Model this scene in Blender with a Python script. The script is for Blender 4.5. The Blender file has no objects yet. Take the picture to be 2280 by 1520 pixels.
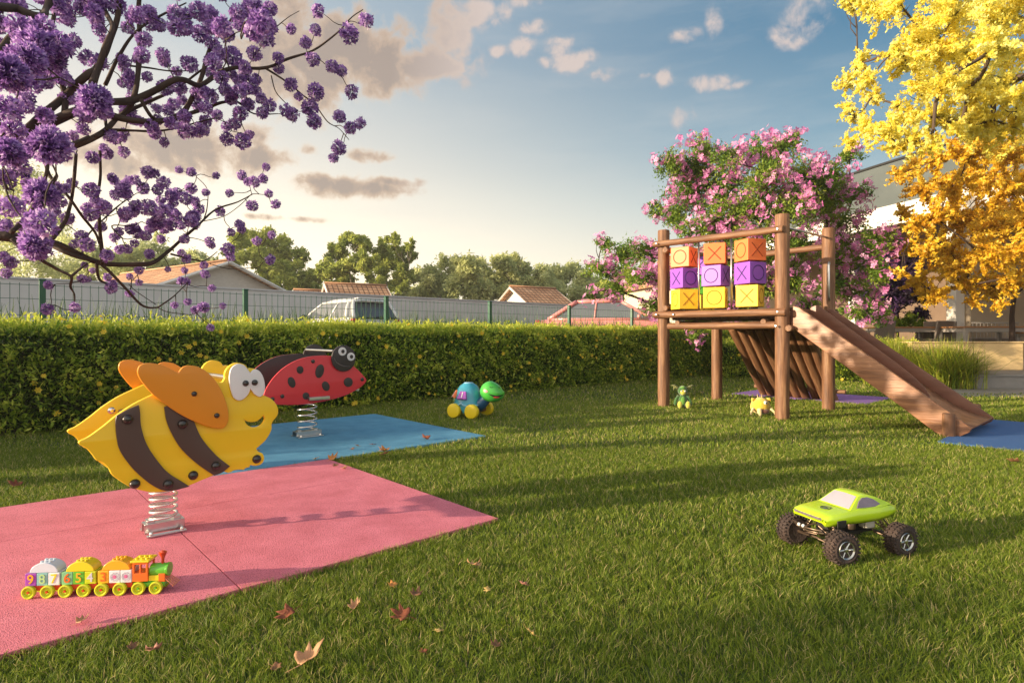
import bpy, bmesh, math, random
import numpy as np
from mathutils import Vector, Matrix, Euler, noise as mnoise
R = math.radians
scene = bpy.context.scene
C = scene.collection

# ------------------------------------------------------------------ camera
FPX = 1324.0            # focal length in pixels of the 2280 px wide photograph
HZ = 745.0              # horizon row
cam_d = bpy.data.cameras.new("camera")
cam = bpy.data.objects.new("camera", cam_d)
C.objects.link(cam)
cam.location = (0, 0, 1.0)
cam.rotation_euler = (R(90), 0, 0)
cam_d.sensor_width = 36.0
cam_d.lens = 36.0 * FPX / 2280.0
cam_d.shift_y = (HZ - 760.0) / 2280.0
cam_d.clip_start = 0.02
cam_d.clip_end = 3000
scene.camera = cam

# ------------------------------------------------------------------ sun and sky
SUN_EL = 10.0
SUN_TO = Vector((-0.951, -0.309, 0)).normalized()      # horizontal direction towards the sun
sun_d = bpy.data.lights.new("sun", 'SUN')
sun_d.energy = 5.0
sun_d.angle = R(0.6)
sun_d.color = (1.0, 0.80, 0.55)
sun = bpy.data.objects.new("sun", sun_d)
C.objects.link(sun)
sv = Vector((SUN_TO.x * math.cos(R(SUN_EL)), SUN_TO.y * math.cos(R(SUN_EL)), math.sin(R(SUN_EL))))
sun.rotation_euler = (-sv).to_track_quat('-Z', 'Y').to_euler()
sun.location = sv * 60

world = bpy.data.worlds.new("World")
scene.world = world
world.use_nodes = True
nt = world.node_tree
nt.nodes.clear()
N = nt.nodes
LK = nt.links.new
def wmath(op, a, b=None, clamp=False, c=None):
    n = N.new('ShaderNodeMath'); n.operation = op; n.use_clamp = clamp
    for i, x in enumerate((a, b, c)):
        if x is None: continue
        if isinstance(x, (int, float)): n.inputs[i].default_value = x
        else: LK(x, n.inputs[i])
    return n.outputs[0]
def wmix(f, a, b, mode='MIX'):
    n = N.new('ShaderNodeMix'); n.data_type = 'RGBA'; n.blend_type = mode; n.clamp_factor = True
    for i, x in ((0, f), (6, a), (7, b)):
        if isinstance(x, (int, float)): n.inputs[i].default_value = x
        elif isinstance(x, tuple): n.inputs[i].default_value = (*x, 1)
        else: LK(x, n.inputs[i])
    return n.outputs[2]
def wramp(f, stops):
    n = N.new('ShaderNodeValToRGB'); cr = n.color_ramp
    while len(cr.elements) < len(stops): cr.elements.new(0.5)
    for e, (p, c) in zip(cr.elements, stops):
        e.position = p; e.color = (*c, 1)
    LK(f, n.inputs[0]); return n.outputs[0]
tc = N.new('ShaderNodeTexCoord')
sep = N.new('ShaderNodeSeparateXYZ'); LK(tc.outputs['Generated'], sep.inputs[0])
az = wmath('ARCTAN2', sep.outputs[0], sep.outputs[1])
el = wmath('ARCSINE', sep.outputs[2])
sky = N.new('ShaderNodeTexSky')
sky.sky_type = 'NISHITA'; sky.sun_disc = False
sky.sun_elevation = R(SUN_EL)
sky.sun_rotation = math.atan2(SUN_TO.x, SUN_TO.y)
sky.air_density = 1.0; sky.dust_density = 2.0; sky.ozone_density = 2.0
sky_s = N.new('ShaderNodeVectorMath'); sky_s.operation = 'SCALE'
LK(sky.outputs[0], sky_s.inputs[0]); sky_s.inputs['Scale'].default_value = 0.10
# elevation gradients of the open sky: warm side (towards the west glow) and blue side
elf = wmath('DIVIDE', el, 1.2, True)
SKY_GAIN = 1.0
warm = wramp(elf, [(0.0, (.98, .78, .52)), (.10, (.92, .78, .58)), (.22, (.58, .53, .45)), (.37, (.28, .325, .355)), (1.0, (.10, .20, .32))])
cool = wramp(elf, [(0.0, (.44, .42, .35)), (.10, (.38, .39, .35)), (.165, (.245, .315, .33)), (.25, (.095, .195, .265)), (.36, (.026, .115, .20)), (1.0, (.010, .055, .12))])
azw = wmath('ADD', az, 0.47)                       # 0 at the glow
azd = wmath('COSINE', azw)
side = N.new('ShaderNodeMapRange'); side.interpolation_type = 'SMOOTHSTEP'
LK(azw, side.inputs[0]); side.inputs[1].default_value = -0.15; side.inputs[2].default_value = 1.15
side.inputs[3].default_value = 0.0; side.inputs[4].default_value = 1.0
base = wmix(side.outputs[0], warm, cool)
# faint streaks of cirrus
cmb = N.new('ShaderNodeCombineXYZ')
LK(az, cmb.inputs[0]); LK(el, cmb.inputs[1])
mp = N.new('ShaderNodeMapping'); LK(cmb.outputs[0], mp.inputs[0])
mp.inputs['Rotation'].default_value = (0, 0, R(14)); mp.inputs['Scale'].default_value = (1.6, 9, 1)
ci = N.new('ShaderNodeTexNoise'); LK(mp.outputs[0], ci.inputs[0]); ci.inputs['Scale'].default_value = 2.2
ci.inputs['Detail'].default_value = 7; ci.inputs['Roughness'].default_value = .62
cif = wmath('MULTIPLY', wmath('SUBTRACT', ci.outputs[0], .47, True), 1.6, True)
base = wmix(wmath('MULTIPLY', cif, .45), base, (.42, .41, .39))
# cumulus banks, each an ellipse of directions broken up by noise
def px2ae(x, y):
    a = math.atan2(x - 1140, FPX)
    return a, math.atan((HZ - y) * math.cos(a) / FPX)
blobs = [(800,125,150,62,1.1),(650,120,110,90,1.0),(930,140,120,34,1.1),(1000,60,45,70,.9),(1070,28,70,26,.8),(720,165,150,30,1.0),(400,330,150,44,1.0),(250,345,150,36,.8),(560,350,90,26,.8),
         (780,415,120,20,1.05),(880,405,60,11,.9),(690,405,60,9,.8),(640,487,90,7,.7),(830,348,48,13,.8),(690,335,26,12,.7),(580,300,60,22,.5),
         (1190,62,36,14,.62),(1170,105,34,18,.62),(1250,100,40,18,.66),(1275,135,48,22,.66),(1215,140,28,12,.5),(1340,165,38,14,.62),(1110,115,24,14,.5),(1480,175,24,17,.66),(1430,168,20,7,.5),
         (1580,185,50,15,.58),(1640,190,34,9,.45),(1520,82,40,15,.45),(1590,40,18,34,.45),(1790,40,46,40,.55),(1760,80,50,26,.5),(1525,258,34,26,.42),(1420,310,40,5,.4),(1170,5,40,14,.55)]
ns = N.new('ShaderNodeTexNoise'); LK(cmb.outputs[0], ns.inputs[0])
ns.inputs['Scale'].default_value = 21; ns.inputs['Detail'].default_value = 9; ns.inputs['Roughness'].default_value = .6
ns.inputs['Distortion'].default_value = .25
field = None
for (x, y, w, h, s) in blobs:
    if x > 1100: s *= 1.22
    a, b = px2ae(x, y)
    ux = wmath('DIVIDE', wmath('SUBTRACT', az, a), w / FPX * 1.25)
    uy = wmath('DIVIDE', wmath('SUBTRACT', el, b), h / FPX * 1.35)
    d2 = wmath('ADD', wmath('MULTIPLY', ux, ux), wmath('MULTIPLY', uy, uy))
    g = wmath('MULTIPLY', wmath('EXPONENT', wmath('MULTIPLY', d2, -1.0)), s)
    field = g if field is None else wmath('MAXIMUM', field, g)
nz = wmath('MULTIPLY', wmath('SUBTRACT', ns.outputs[0], .5), 2.7)
dens = wmath('ADD', field, wmath('MULTIPLY', nz, wmath('MINIMUM', wmath('MULTIPLY', field, 1.6), .8)))
cm = N.new('ShaderNodeMapRange'); cm.interpolation_type = 'SMOOTHSTEP'; LK(dens, cm.inputs[0])
cm.inputs[1].default_value = .28; cm.inputs[2].default_value = .78; cm.inputs[3].default_value = 0; cm.inputs[4].default_value = .93
# colour: thin edges catch the warm light, thick hearts go grey; far from the glow they pale to pink
core_w = wramp(dens, [(0.30, (.64, .47, .30)), (.52, (.45, .31, .20)), (.95, (.24, .18, .14))])
core_c = wramp(dens, [(0.25, (.28, .27, .28)), (.75, (.43, .35, .31))])
ccol = wmix(wmath('MULTIPLY', wmath('ADD', az, .20), 6.0, True), core_w, core_c)
full = wmix(cm.outputs[0], base, ccol)
# below the horizon the sky is not seen; keep a dull ground tone
full = wmix(wmath('MULTIPLY', el, -20, True), full, (.16, .14, .10))
add = wmix(1.0, full, sky_s.outputs[0], 'ADD')
# broad glow of the low sun (outside the picture, left and behind) and brighter sky behind the camera, both added as fill light
vd = N.new('ShaderNodeVectorMath'); vd.operation = 'DOT_PRODUCT'; LK(tc.outputs['Generated'], vd.inputs[0]); vd.inputs[1].default_value = tuple(sv)
gl = wmath('POWER', wmath('MAXIMUM', vd.outputs['Value'], 0.0), 5.0)
full = wmix(wmath('MULTIPLY', gl, 1.0, True), full, (2.4, 1.85, 1.25))
bk = wmath('MULTIPLY', wmath('SUBTRACT', wmath('MULTIPLY', sep.outputs[1], -1.0), .05), 1.2, True)
full = wmix(wmath('MULTIPLY', bk, wmath('MULTIPLY', el, 8.0, True)), full, (.78, .74, .69))
mixn = wmix(.14, full, sky_s.outputs[0])
bg = N.new('ShaderNodeBackground'); LK(mixn, bg.inputs[0]); bg.inputs[1].default_value = 1.0
wo = N.new('ShaderNodeOutputWorld'); LK(bg.outputs[0], wo.inputs[0])

scene.view_settings.view_transform = 'Standard'
scene.view_settings.look = 'None'
scene.view_settings.exposure = 0.93
scene.view_settings.gamma = 1.0
scene.render.engine = 'CYCLES'
scene.cycles.max_bounces = 7
scene.cycles.transparent_max_bounces = 8

# ------------------------------------------------------------------ garden frame: u along the hedge, v towards the hedge
UX, UY = .7408, .6718
TH = math.atan2(UY, UX)
def P(u, v, z=0.0): return Vector((u * UX - v * UY, u * UY + v * UX, z))
def ground(px, py, z=0.0):
    Y = (1.0 - z) * FPX / (py - HZ)
    return Vector(((px - 1140) / FPX * Y, Y, z))
def at(px, py, Y): return Vector(((px - 1140) / FPX * Y, Y, 1 + (HZ - py) * Y / FPX))
def onv(px, py, v):
    """photo pixel -> (u, z) on the vertical plane v = const"""
    r = (px - 1140) / FPX
    u = v * (UY + r * UX) / (UX - r * UY)
    Y = u * UY + v * UX
    return u, 1 + (HZ - py) * Y / FPX

# ------------------------------------------------------------------ materials
MATS = {}
def material(name, col, rough=.6, col2=None, scale=6, bump=0, bscale=None, metal=0, trans=0, coat=0, spec=.5,
             stretch=None, attr=None, detail=5, contrast=1.0, sheen=0, coord='Object', speck=None):
    m = bpy.data.materials.new(name); m.use_nodes = True
    nt = m.node_tree; n = nt.nodes; L = nt.links.new
    b = n['Principled BSDF']
    b.inputs['Base Color'].default_value = (*col, 1); b.inputs['Roughness'].default_value = rough
    b.inputs['Metallic'].default_value = metal; b.inputs['Coat Weight'].default_value = coat
    b.inputs['Specular IOR Level'].default_value = spec
    if sheen: b.inputs['Sheen Weight'].default_value = sheen
    vec = None
    if attr == 'grain':
        a = n.new('ShaderNodeAttribute'); a.attribute_name = 'grain'; vec = a.outputs['Vector']
    else:
        t = n.new('ShaderNodeTexCoord'); vec = t.outputs[coord]
    if stretch:
        mpn = n.new('ShaderNodeMapping'); mpn.inputs['Scale'].default_value = stretch; L(vec, mpn.inputs[0]); vec = mpn.outputs[0]
    colout = None
    if col2 is not None:
        if attr == 'rnd':
            a = n.new('ShaderNodeAttribute'); a.attribute_name = 'rnd'; f = a.outputs['Fac']
        else:
            x = n.new('ShaderNodeTexNoise'); x.inputs['Scale'].default_value = scale; x.inputs['Detail'].default_value = detail
            x.inputs['Roughness'].default_value = .6
            L(vec, x.inputs[0]); f = x.outputs[0]
        r = n.new('ShaderNodeValToRGB')
        lo = .5 - .5 / contrast * .6 if attr != 'rnd' else 0.0; hi = 1 - lo
        r.color_ramp.elements[0].position = lo; r.color_ramp.elements[1].position = hi
        cols = [col] + (col2 if isinstance(col2, list) else [col2])
        while len(r.color_ramp.elements) < len(cols): r.color_ramp.elements.new(.5)
        for i, (e, c) in enumerate(zip(r.color_ramp.elements, cols)):
            e.position = lo + (hi - lo) * i / (len(cols) - 1); e.color = (*c, 1)
        L(f, r.inputs[0]); colout = r.outputs[0]
        if speck:
            s = n.new('ShaderNodeTexNoise'); s.inputs['Scale'].default_value = speck[0]; s.inputs['Detail'].default_value = 2
            L(vec, s.inputs[0])
            mr = n.new('ShaderNodeMapRange'); mr.inputs[1].default_value = speck[1]; mr.inputs[2].default_value = speck[2]
            L(s.outputs[0], mr.inputs[0])
            mx = n.new('ShaderNodeMix'); mx.data_type = 'RGBA'; L(mr.outputs[0], mx.inputs[0]); L(colout, mx.inputs[6])
            mx.inputs[7].default_value = (*speck[3], 1); colout = mx.outputs[2]
        L(colout, b.inputs['Base Color'])
    if bump:
        x = n.new('ShaderNodeTexNoise'); x.inputs['Scale'].default_value = bscale or scale; x.inputs['Detail'].default_value = 4
        L(vec, x.inputs[0])
        bp = n.new('ShaderNodeBump'); bp.inputs['Strength'].default_value = min(1, bump); bp.inputs['Distance'].default_value = .01 * max(1, bump)
        L(x.outputs[0], bp.inputs['Height']); L(bp.outputs[0], b.inputs['Normal'])
    if trans:
        tr = n.new('ShaderNodeBsdfTranslucent')
        if colout: L(colout, tr.inputs[0])
        else: tr.inputs[0].default_value = (*col, 1)
        ms = n.new('ShaderNodeMixShader'); ms.inputs[0].default_value = trans
        L(b.outputs[0], ms.inputs[1]); L(tr.outputs[0], ms.inputs[2]); L(ms.outputs[0], n['Material Output'].inputs[0])
    MATS[name] = m
    return m

# ------------------------------------------------------------------ mesh helpers
def link_mesh(name, me, mat=None, parent=None, smooth=False):
    if mat is not None:
        me.materials.clear()
        for mm in (mat if isinstance(mat, (list, tuple)) else [mat]): me.materials.append(mm)
    if smooth: me.shade_smooth()
    o = bpy.data.objects.new(name, me); C.objects.link(o)
    if parent is not None: o.parent = parent
    return o
def np_mesh(name, verts, faces, k, attrs=None):
    """fast mesh: verts (n,3), faces (m,k)"""
    me = bpy.data.meshes.new(name)
    verts = np.ascontiguousarray(verts, dtype=np.float32); faces = np.ascontiguousarray(faces, dtype=np.int32)
    me.vertices.add(len(verts)); me.vertices.foreach_set('co', verts.ravel())
    me.loops.add(faces.size); me.loops.foreach_set('vertex_index', faces.ravel())
    me.polygons.add(len(faces)); me.polygons.foreach_set('loop_start', np.arange(0, faces.size, k, dtype=np.int32))
    me.update(calc_edges=True)
    for nme, arr in (attrs or {}).items():
        a = me.attributes.new(nme, 'FLOAT', 'POINT'); a.data.foreach_set('value', np.ascontiguousarray(arr, dtype=np.float32))
    return me
def orth(d):
    d = Vector(d).normalized()
    a = Vector((0, 0, 1)) if abs(d.z) < .9 else Vector((1, 0, 0))
    x = d.cross(a).normalized(); return x, d.cross(x).normalized()
class MB:
    """collects shapes; build() links them as one mesh object"""
    def __init__(s): s.v = []; s.f = []; s.g = []; s.m = []; s.cm = 0; s.r = []
    def add(s, vs, fs, grain=None, rnd=0.0):
        o = len(s.v); s.v += [tuple(x) for x in vs]; s.f += [tuple(i + o for i in f) for f in fs]
        s.g += [tuple(x) for x in (grain if grain is not None else vs)]; s.m += [s.cm] * len(fs); s.r += [rnd] * len(vs)
        return s
    def box(s, c, size, rot=None, taper=1.0):
        c = Vector(c); h = Vector(size) / 2; rot = rot or Matrix.Identity(3)
        vs = []
        for z in (-1, 1):
            t = taper if z > 0 else 1
            for x, y in ((-1, -1), (1, -1), (1, 1), (-1, 1)): vs.append(c + rot @ Vector((x * h.x * t, y * h.y * t, z * h.z)))
        return s.add(vs, [(3, 2, 1, 0), (4, 5, 6, 7), (0, 1, 5, 4), (1, 2, 6, 5), (2, 3, 7, 6), (3, 0, 4, 7)])
    def tube(s, pts, rad, n=12, cap=True, wob=0, seed=0):
        pts = [Vector(p) for p in pts]; k = len(pts)
        rad = [rad] * k if isinstance(rad, (int, float)) else rad
        vs = []; gr = []; L = 0; x = None
        for i, p in enumerate(pts):
            d = (pts[min(i + 1, k - 1)] - pts[max(i - 1, 0)])
            if d.length < 1e-9: d = Vector((0, 0, 1))
            d.normalize()
            if x is None: x, y = orth(d)
            else:
                x = (x - d * x.dot(d)).normalized(); y = d.cross(x)
            if i: L += (pts[i] - pts[i - 1]).length
            for j in range(n):
                a = 2 * math.pi * j / n
                r = rad[i] * (1 + wob * mnoise.noise(Vector((math.cos(a) + seed * 7.3, math.sin(a), L * 6))))
                vs.append(p + x * (math.cos(a) * r) + y * (math.sin(a) * r))
                gr.append((math.cos(a) * rad[i] + seed * 3.1, math.sin(a) * rad[i], L + seed * 1.7))
        fs = [(i * n + j, i * n + (j + 1) % n, (i + 1) * n + (j + 1) % n, (i + 1) * n + j) for i in range(k - 1) for j in range(n)]
        if cap: fs += [tuple(range(n))[::-1], tuple((k - 1) * n + j for j in range(n))]
        return s.add(vs, fs, gr)
    def log(s, a, b, r, n=20, seg=10, seed=0, ends=.93, wob=.05):
        """a round pole with chamfered ends"""
        a = Vector(a); b = Vector(b); d = (b - a); L = d.length; d.normalize()
        e = min(r * .15, L * .2)
        ps = [a, a + d * e]; rs = [r * ends, r]
        for i in range(1, seg): ps.append(a + d * (L * i / seg)); rs.append(r * (1 + .025 * mnoise.noise(Vector((seed * 5.1, i * .8, 0)))))
        ps += [b - d * e, b]; rs += [r, r * ends]
        return s.tube(ps, rs, n, True, wob, seed)
    def lathe(s, prof, c=(0, 0, 0), rot=None, n=24, cap=True):
        """prof: (r, z) list, about local z"""
        c = Vector(c); rot = rot or Matrix.Identity(3); vs = []
        for r, z in prof:
            for j in range(n):
                a = 2 * math.pi * j / n; vs.append(c + rot @ Vector((r * math.cos(a), r * math.sin(a), z)))
        k = len(prof)
        fs = [(i * n + j, i * n + (j + 1) % n, (i + 1) * n + (j + 1) % n, (i + 1) * n + j) for i in range(k - 1) for j in range(n)]
        if cap: fs += [tuple(range(n))[::-1], tuple((k - 1) * n + j for j in range(n))]
        return s.add(vs, fs)
    def ball(s, c, r, n=16, m=10, rot=None):
        r = Vector((r, r, r)) if isinstance(r, (int, float)) else Vector(r)
        c = Vector(c); rot = rot or Matrix.Identity(3)
        vs = [c + rot @ Vector((0, 0, -r.z))]
        for i in range(1, m):
            ph = -math.pi / 2 + math.pi * i / m
            for j in range(n):
                a = 2 * math.pi * j / n
                vs.append(c + rot @ Vector((r.x * math.cos(ph) * math.cos(a), r.y * math.cos(ph) * math.sin(a), r.z * math.sin(ph))))
        vs.append(c + rot @ Vector((0, 0, r.z))); t = len(vs) - 1
        fs = [(0, 1 + (j + 1) % n, 1 + j) for j in range(n)]
        for i in range(m - 2): fs += [(1 + i * n + j, 1 + i * n + (j + 1) % n, 1 + (i + 1) * n + (j + 1) % n, 1 + (i + 1) * n + j) for j in range(n)]
        fs += [(t, 1 + (m - 2) * n + j, 1 + (m - 2) * n + (j + 1) % n) for j in range(n)]
        return s.add(vs, fs)
    def ring(s, c, R_, r, rot=None, n=32, m=8):
        rot = rot or Matrix.Identity(3); c = Vector(c); vs = []
        for i in range(n):
            a = 2 * math.pi * i / n
            for j in range(m):
                b = 2 * math.pi * j / m
                vs.append(c + rot @ Vector(((R_ + r * math.cos(b)) * math.cos(a), (R_ + r * math.cos(b)) * math.sin(a), r * math.sin(b))))
        fs = [(i * m + j, ((i + 1) % n) * m + j, ((i + 1) % n) * m + (j + 1) % m, i * m + (j + 1) % m) for i in range(n) for j in range(m)]
        return s.add(vs, fs)
    def prism(s, pts, h, M=None):
        """extrude the 2D outline pts by h along local z, M: 4x4"""
        M = M or Matrix.Identity(4); k = len(pts)
        vs = [M @ Vector((x, y, -h / 2)) for x, y in pts] + [M @ Vector((x, y, h / 2)) for x, y in pts]
        fs = [tuple(range(k))[::-1], tuple(range(k, 2 * k))] + [(i, (i + 1) % k, k + (i + 1) % k, k + i) for i in range(k)]
        return s.add(vs, fs)
    def build(s, name, mat, parent=None, smooth=False, bevel=0, seg=2, angle=32, sub=0):
        me = bpy.data.meshes.new(name); me.from_pydata(s.v, [], s.f)
        bm = bmesh.new(); bm.from_mesh(me); bmesh.ops.recalc_face_normals(bm, faces=bm.faces); bm.to_mesh(me); bm.free()
        a = me.attributes.new('grain', 'FLOAT_VECTOR', 'POINT'); a.data.foreach_set('vector', [c for g in s.g for c in g])
        a = me.attributes.new('rnd', 'FLOAT', 'POINT'); a.data.foreach_set('value', s.r)
        if any(s.m): me.polygons.foreach_set('material_index', s.m)
        o = link_mesh(name, me, mat, parent)
        if smooth:
            me.shade_smooth()
            if smooth == 'auto':
                bm = bmesh.new(); bm.from_mesh(me)
                for e in bm.edges:
                    if len(e.link_faces) == 2 and e.calc_face_angle(0) > R(38): e.smooth = False
                bm.to_mesh(me); bm.free()
        if bevel:
            b = o.modifiers.new('bevel', 'BEVEL'); b.width = bevel; b.segments = seg; b.limit_method = 'ANGLE'; b.angle_limit = R(angle)
            b.harden_normals = False
            if not smooth:
                me.shade_smooth(); w = o.modifiers.new('wn', 'WEIGHTED_NORMAL'); w.keep_sharp = True
        if sub:
            sm = o.modifiers.new('sub', 'SUBSURF'); sm.levels = sub; sm.render_levels = sub; me.shade_smooth()
        return o
def smooth_loop(pts, per=6):
    """closed Catmull-Rom through pts; a point with a third entry is a sharp corner"""
    n = len(pts); out = []
    for i in range(n):
        p0, p1, p2, p3 = pts[i - 1], pts[i], pts[(i + 1) % n], pts[(i + 2) % n]
        a0 = Vector(p1[:2]) * 2 - Vector(p2[:2]) if len(p1) > 2 else Vector(p0[:2])
        a3 = Vector(p2[:2]) * 2 - Vector(p1[:2]) if len(p2) > 2 else Vector(p3[:2])
        a1 = Vector(p1[:2]); a2 = Vector(p2[:2])
        for k in range(per):
            t = k / per
            q = .5 * ((2 * a1) + (-a0 + a2) * t + (2 * a0 - 5 * a1 + 4 * a2 - a3) * t * t + (-a0 + 3 * a1 - 3 * a2 + a3) * t ** 3)
            out.append((q.x, q.y))
    return out
def panel(name, loops, thick, bevel, mat, parent, M, per=6, smooth_pts=True):
    """sheet cut to outline loops[0] with holes loops[1:], rounded edges; local x,y in the sheet"""
    cu = bpy.data.curves.new(name, 'CURVE'); cu.dimensions = '2D'; cu.fill_mode = 'BOTH'
    cu.extrude = max(thick / 2 - bevel, 1e-4); cu.bevel_depth = bevel; cu.bevel_resolution = 2; cu.offset = -bevel
    for lp in loops:
        pts = smooth_loop(lp, per) if smooth_pts else lp
        sp = cu.splines.new('POLY'); sp.points.add(len(pts) - 1)
        for q, p in zip(sp.points, pts): q.co = (p[0], p[1], 0, 1)
        sp.use_cyclic_u = True
    tmp = bpy.data.objects.new('tmp', cu); C.objects.link(tmp)
    dg = bpy.context.evaluated_depsgraph_get()
    me = bpy.data.meshes.new_from_object(tmp.evaluated_get(dg)); me.name = name
    bpy.data.objects.remove(tmp); bpy.data.curves.remove(cu)
    me.transform(M)
    bm = bmesh.new(); bm.from_mesh(me); bmesh.ops.remove_doubles(bm, verts=bm.verts, dist=1e-6)
    bmesh.ops.recalc_face_normals(bm, faces=bm.faces)
    for f in bm.faces: f.smooth = True
    for e in bm.edges:
        if len(e.link_faces) == 2 and e.calc_face_angle(0) > R(30): e.smooth = False
    bm.to_mesh(me); bm.free()
    return link_mesh(name, me, mat, parent)
def text_mesh(name, s, size, depth, mat, parent, M, bevel=0):
    cu = bpy.data.curves.new(name, 'FONT'); cu.body = s; cu.size = size; cu.extrude = depth; cu.align_x = 'CENTER'; cu.align_y = 'CENTER'; cu.offset = size * .008
    tmp = bpy.data.objects.new('tmp', cu); C.objects.link(tmp)
    me = bpy.data.meshes.new_from_object(tmp.evaluated_get(bpy.context.evaluated_depsgraph_get())); me.name = name
    bpy.data.objects.remove(tmp); bpy.data.curves.remove(cu); me.transform(M)
    return link_mesh(name, me, mat, parent)
def thing(name, label, cat, loc=(0, 0, 0), rz=0, group=None):
    o = bpy.data.objects.new(name, None); C.objects.link(o); o.location = loc; o.rotation_euler = (0, 0, rz)
    o.empty_display_size = .1; o['label'] = label; o['category'] = cat
    if group: o['group'] = group
    return o
def tag(o, label, cat, group=None):
    o['label'] = label; o['category'] = cat
    if group: o['group'] = group
    return o
def struct(o): o['kind'] = 'structure'; return o
def copy_tree(o, parent=None):
    kids = list(o.children)
    c = o.copy(); C.objects.link(c); c.parent = parent
    for ch in kids: copy_tree(ch, c)
    return c
def M4(x, y, z, o=(0, 0, 0)):
    m = Matrix.Identity(4)
    for i, c in enumerate((x, y, z, o)):
        for r in range(3): m[r][i] = c[r]
    return m
def R3(x, y, z): return Matrix((x, y, z)).transposed().to_3x3()
# ================================================================== ground, mats
grass_soil = material('lawn_soil', (.035, .055, .012), .9, (.075, .10, .022), 3, bump=.8, bscale=60)
asphalt = material('asphalt', (.05, .05, .05), .85, (.09, .09, .088), 30, bump=.3)
mb = MB(); mb.add([(-900, -200, 0), (900, -200, 0), (900, 1600, 0), (-900, 1600, 0)], [(0, 1, 2, 3)])
struct(mb.build('lawn_ground', grass_soil))
# raised car park behind the fence
mb = MB()
c0, c1, c2, c3 = P(-20, 8.75), P(17.5, 8.75), P(44, 40), P(-20, 40)
mb.prism([(p.x, p.y) for p in (c0, c1, c2, c3)], .62, Matrix.Translation((0, 0, .31)))
struct(mb.build('car_park', asphalt))

def mat_tile(name, label, u0, u1, v0, v1, z, m, seams_u=(), seams_v=()):
    """rubber mat of butted tiles: the joints are real grooves"""
    t = thing(name, label, 'rubber mat', P((u0 + u1) / 2, (v0 + v1) / 2), TH, 'rubber play mats let into the lawn')
    us = [u0] + list(seams_u) + [u1]; vs = [v0] + list(seams_v) + [v1]
    cu, cv = (u0 + u1) / 2, (v0 + v1) / 2
    for a, b in zip(us, us[1:]):
        for c, d in zip(vs, vs[1:]):
            k = MB(); k.box(((a + b) / 2 - cu, (c + d) / 2 - cv, z / 2 - .02), (b - a - .003, d - c - .003, z + .04))
            k.build('mat_tile', m, t, bevel=.0025, seg=1)
    return t
pink_r = material('pink_rubber', (.62, .15, .20), .85, (.80, .23, .30), 5, bump=.5, bscale=260, detail=14, contrast=1.5, speck=(190, .56, .66, (.30, .05, .075)))
blue_r = material('light_blue_rubber', (.055, .22, .37), .85, (.10, .32, .49), 5, bump=.4, bscale=260, detail=14, contrast=1.4, speck=(210, .66, .74, (.03, .12, .2)))
navy_r = material('deep_blue_rubber', (.02, .085, .25), .85, (.04, .13, .33), 120, bump=.4, bscale=260, detail=8)
purp_r = material('purple_rubber', (.20, .10, .34), .85, (.28, .15, .44), 120, bump=.4, bscale=260, detail=8)
MATS_UV = [(-3.0, 2.08, 2.40, 4.45), (1.2, 3.70, 4.455, 6.62), (6.60, 8.75, -.7, 1.43), (9.42, 10.65, 2.88, 4.91)]
mat_tile('pink_mat', 'large salmon pink rubber mat under the bee rider and the toy train', -3.0, 2.08, 2.40, 4.45, .022, pink_r, (-1.86, -.55, .765), (3.71,))
mat_tile('blue_mat', 'light blue rubber mat under the ladybird rider', 1.2, 3.70, 4.455, 6.62, .020, blue_r, (2.45,), (5.54,))
mat_tile('dark_blue_mat', 'deep blue rubber mat at the foot of the wooden slide', 6.60, 8.75, -.7, 1.43, .020, navy_r, (7.67,), (.37,))
mat_tile('purple_mat', 'purple rubber mat under the sloping log wall behind the play tower', 9.42, 10.65, 2.88, 4.91, .020, purp_r, (), (3.9,))

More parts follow.
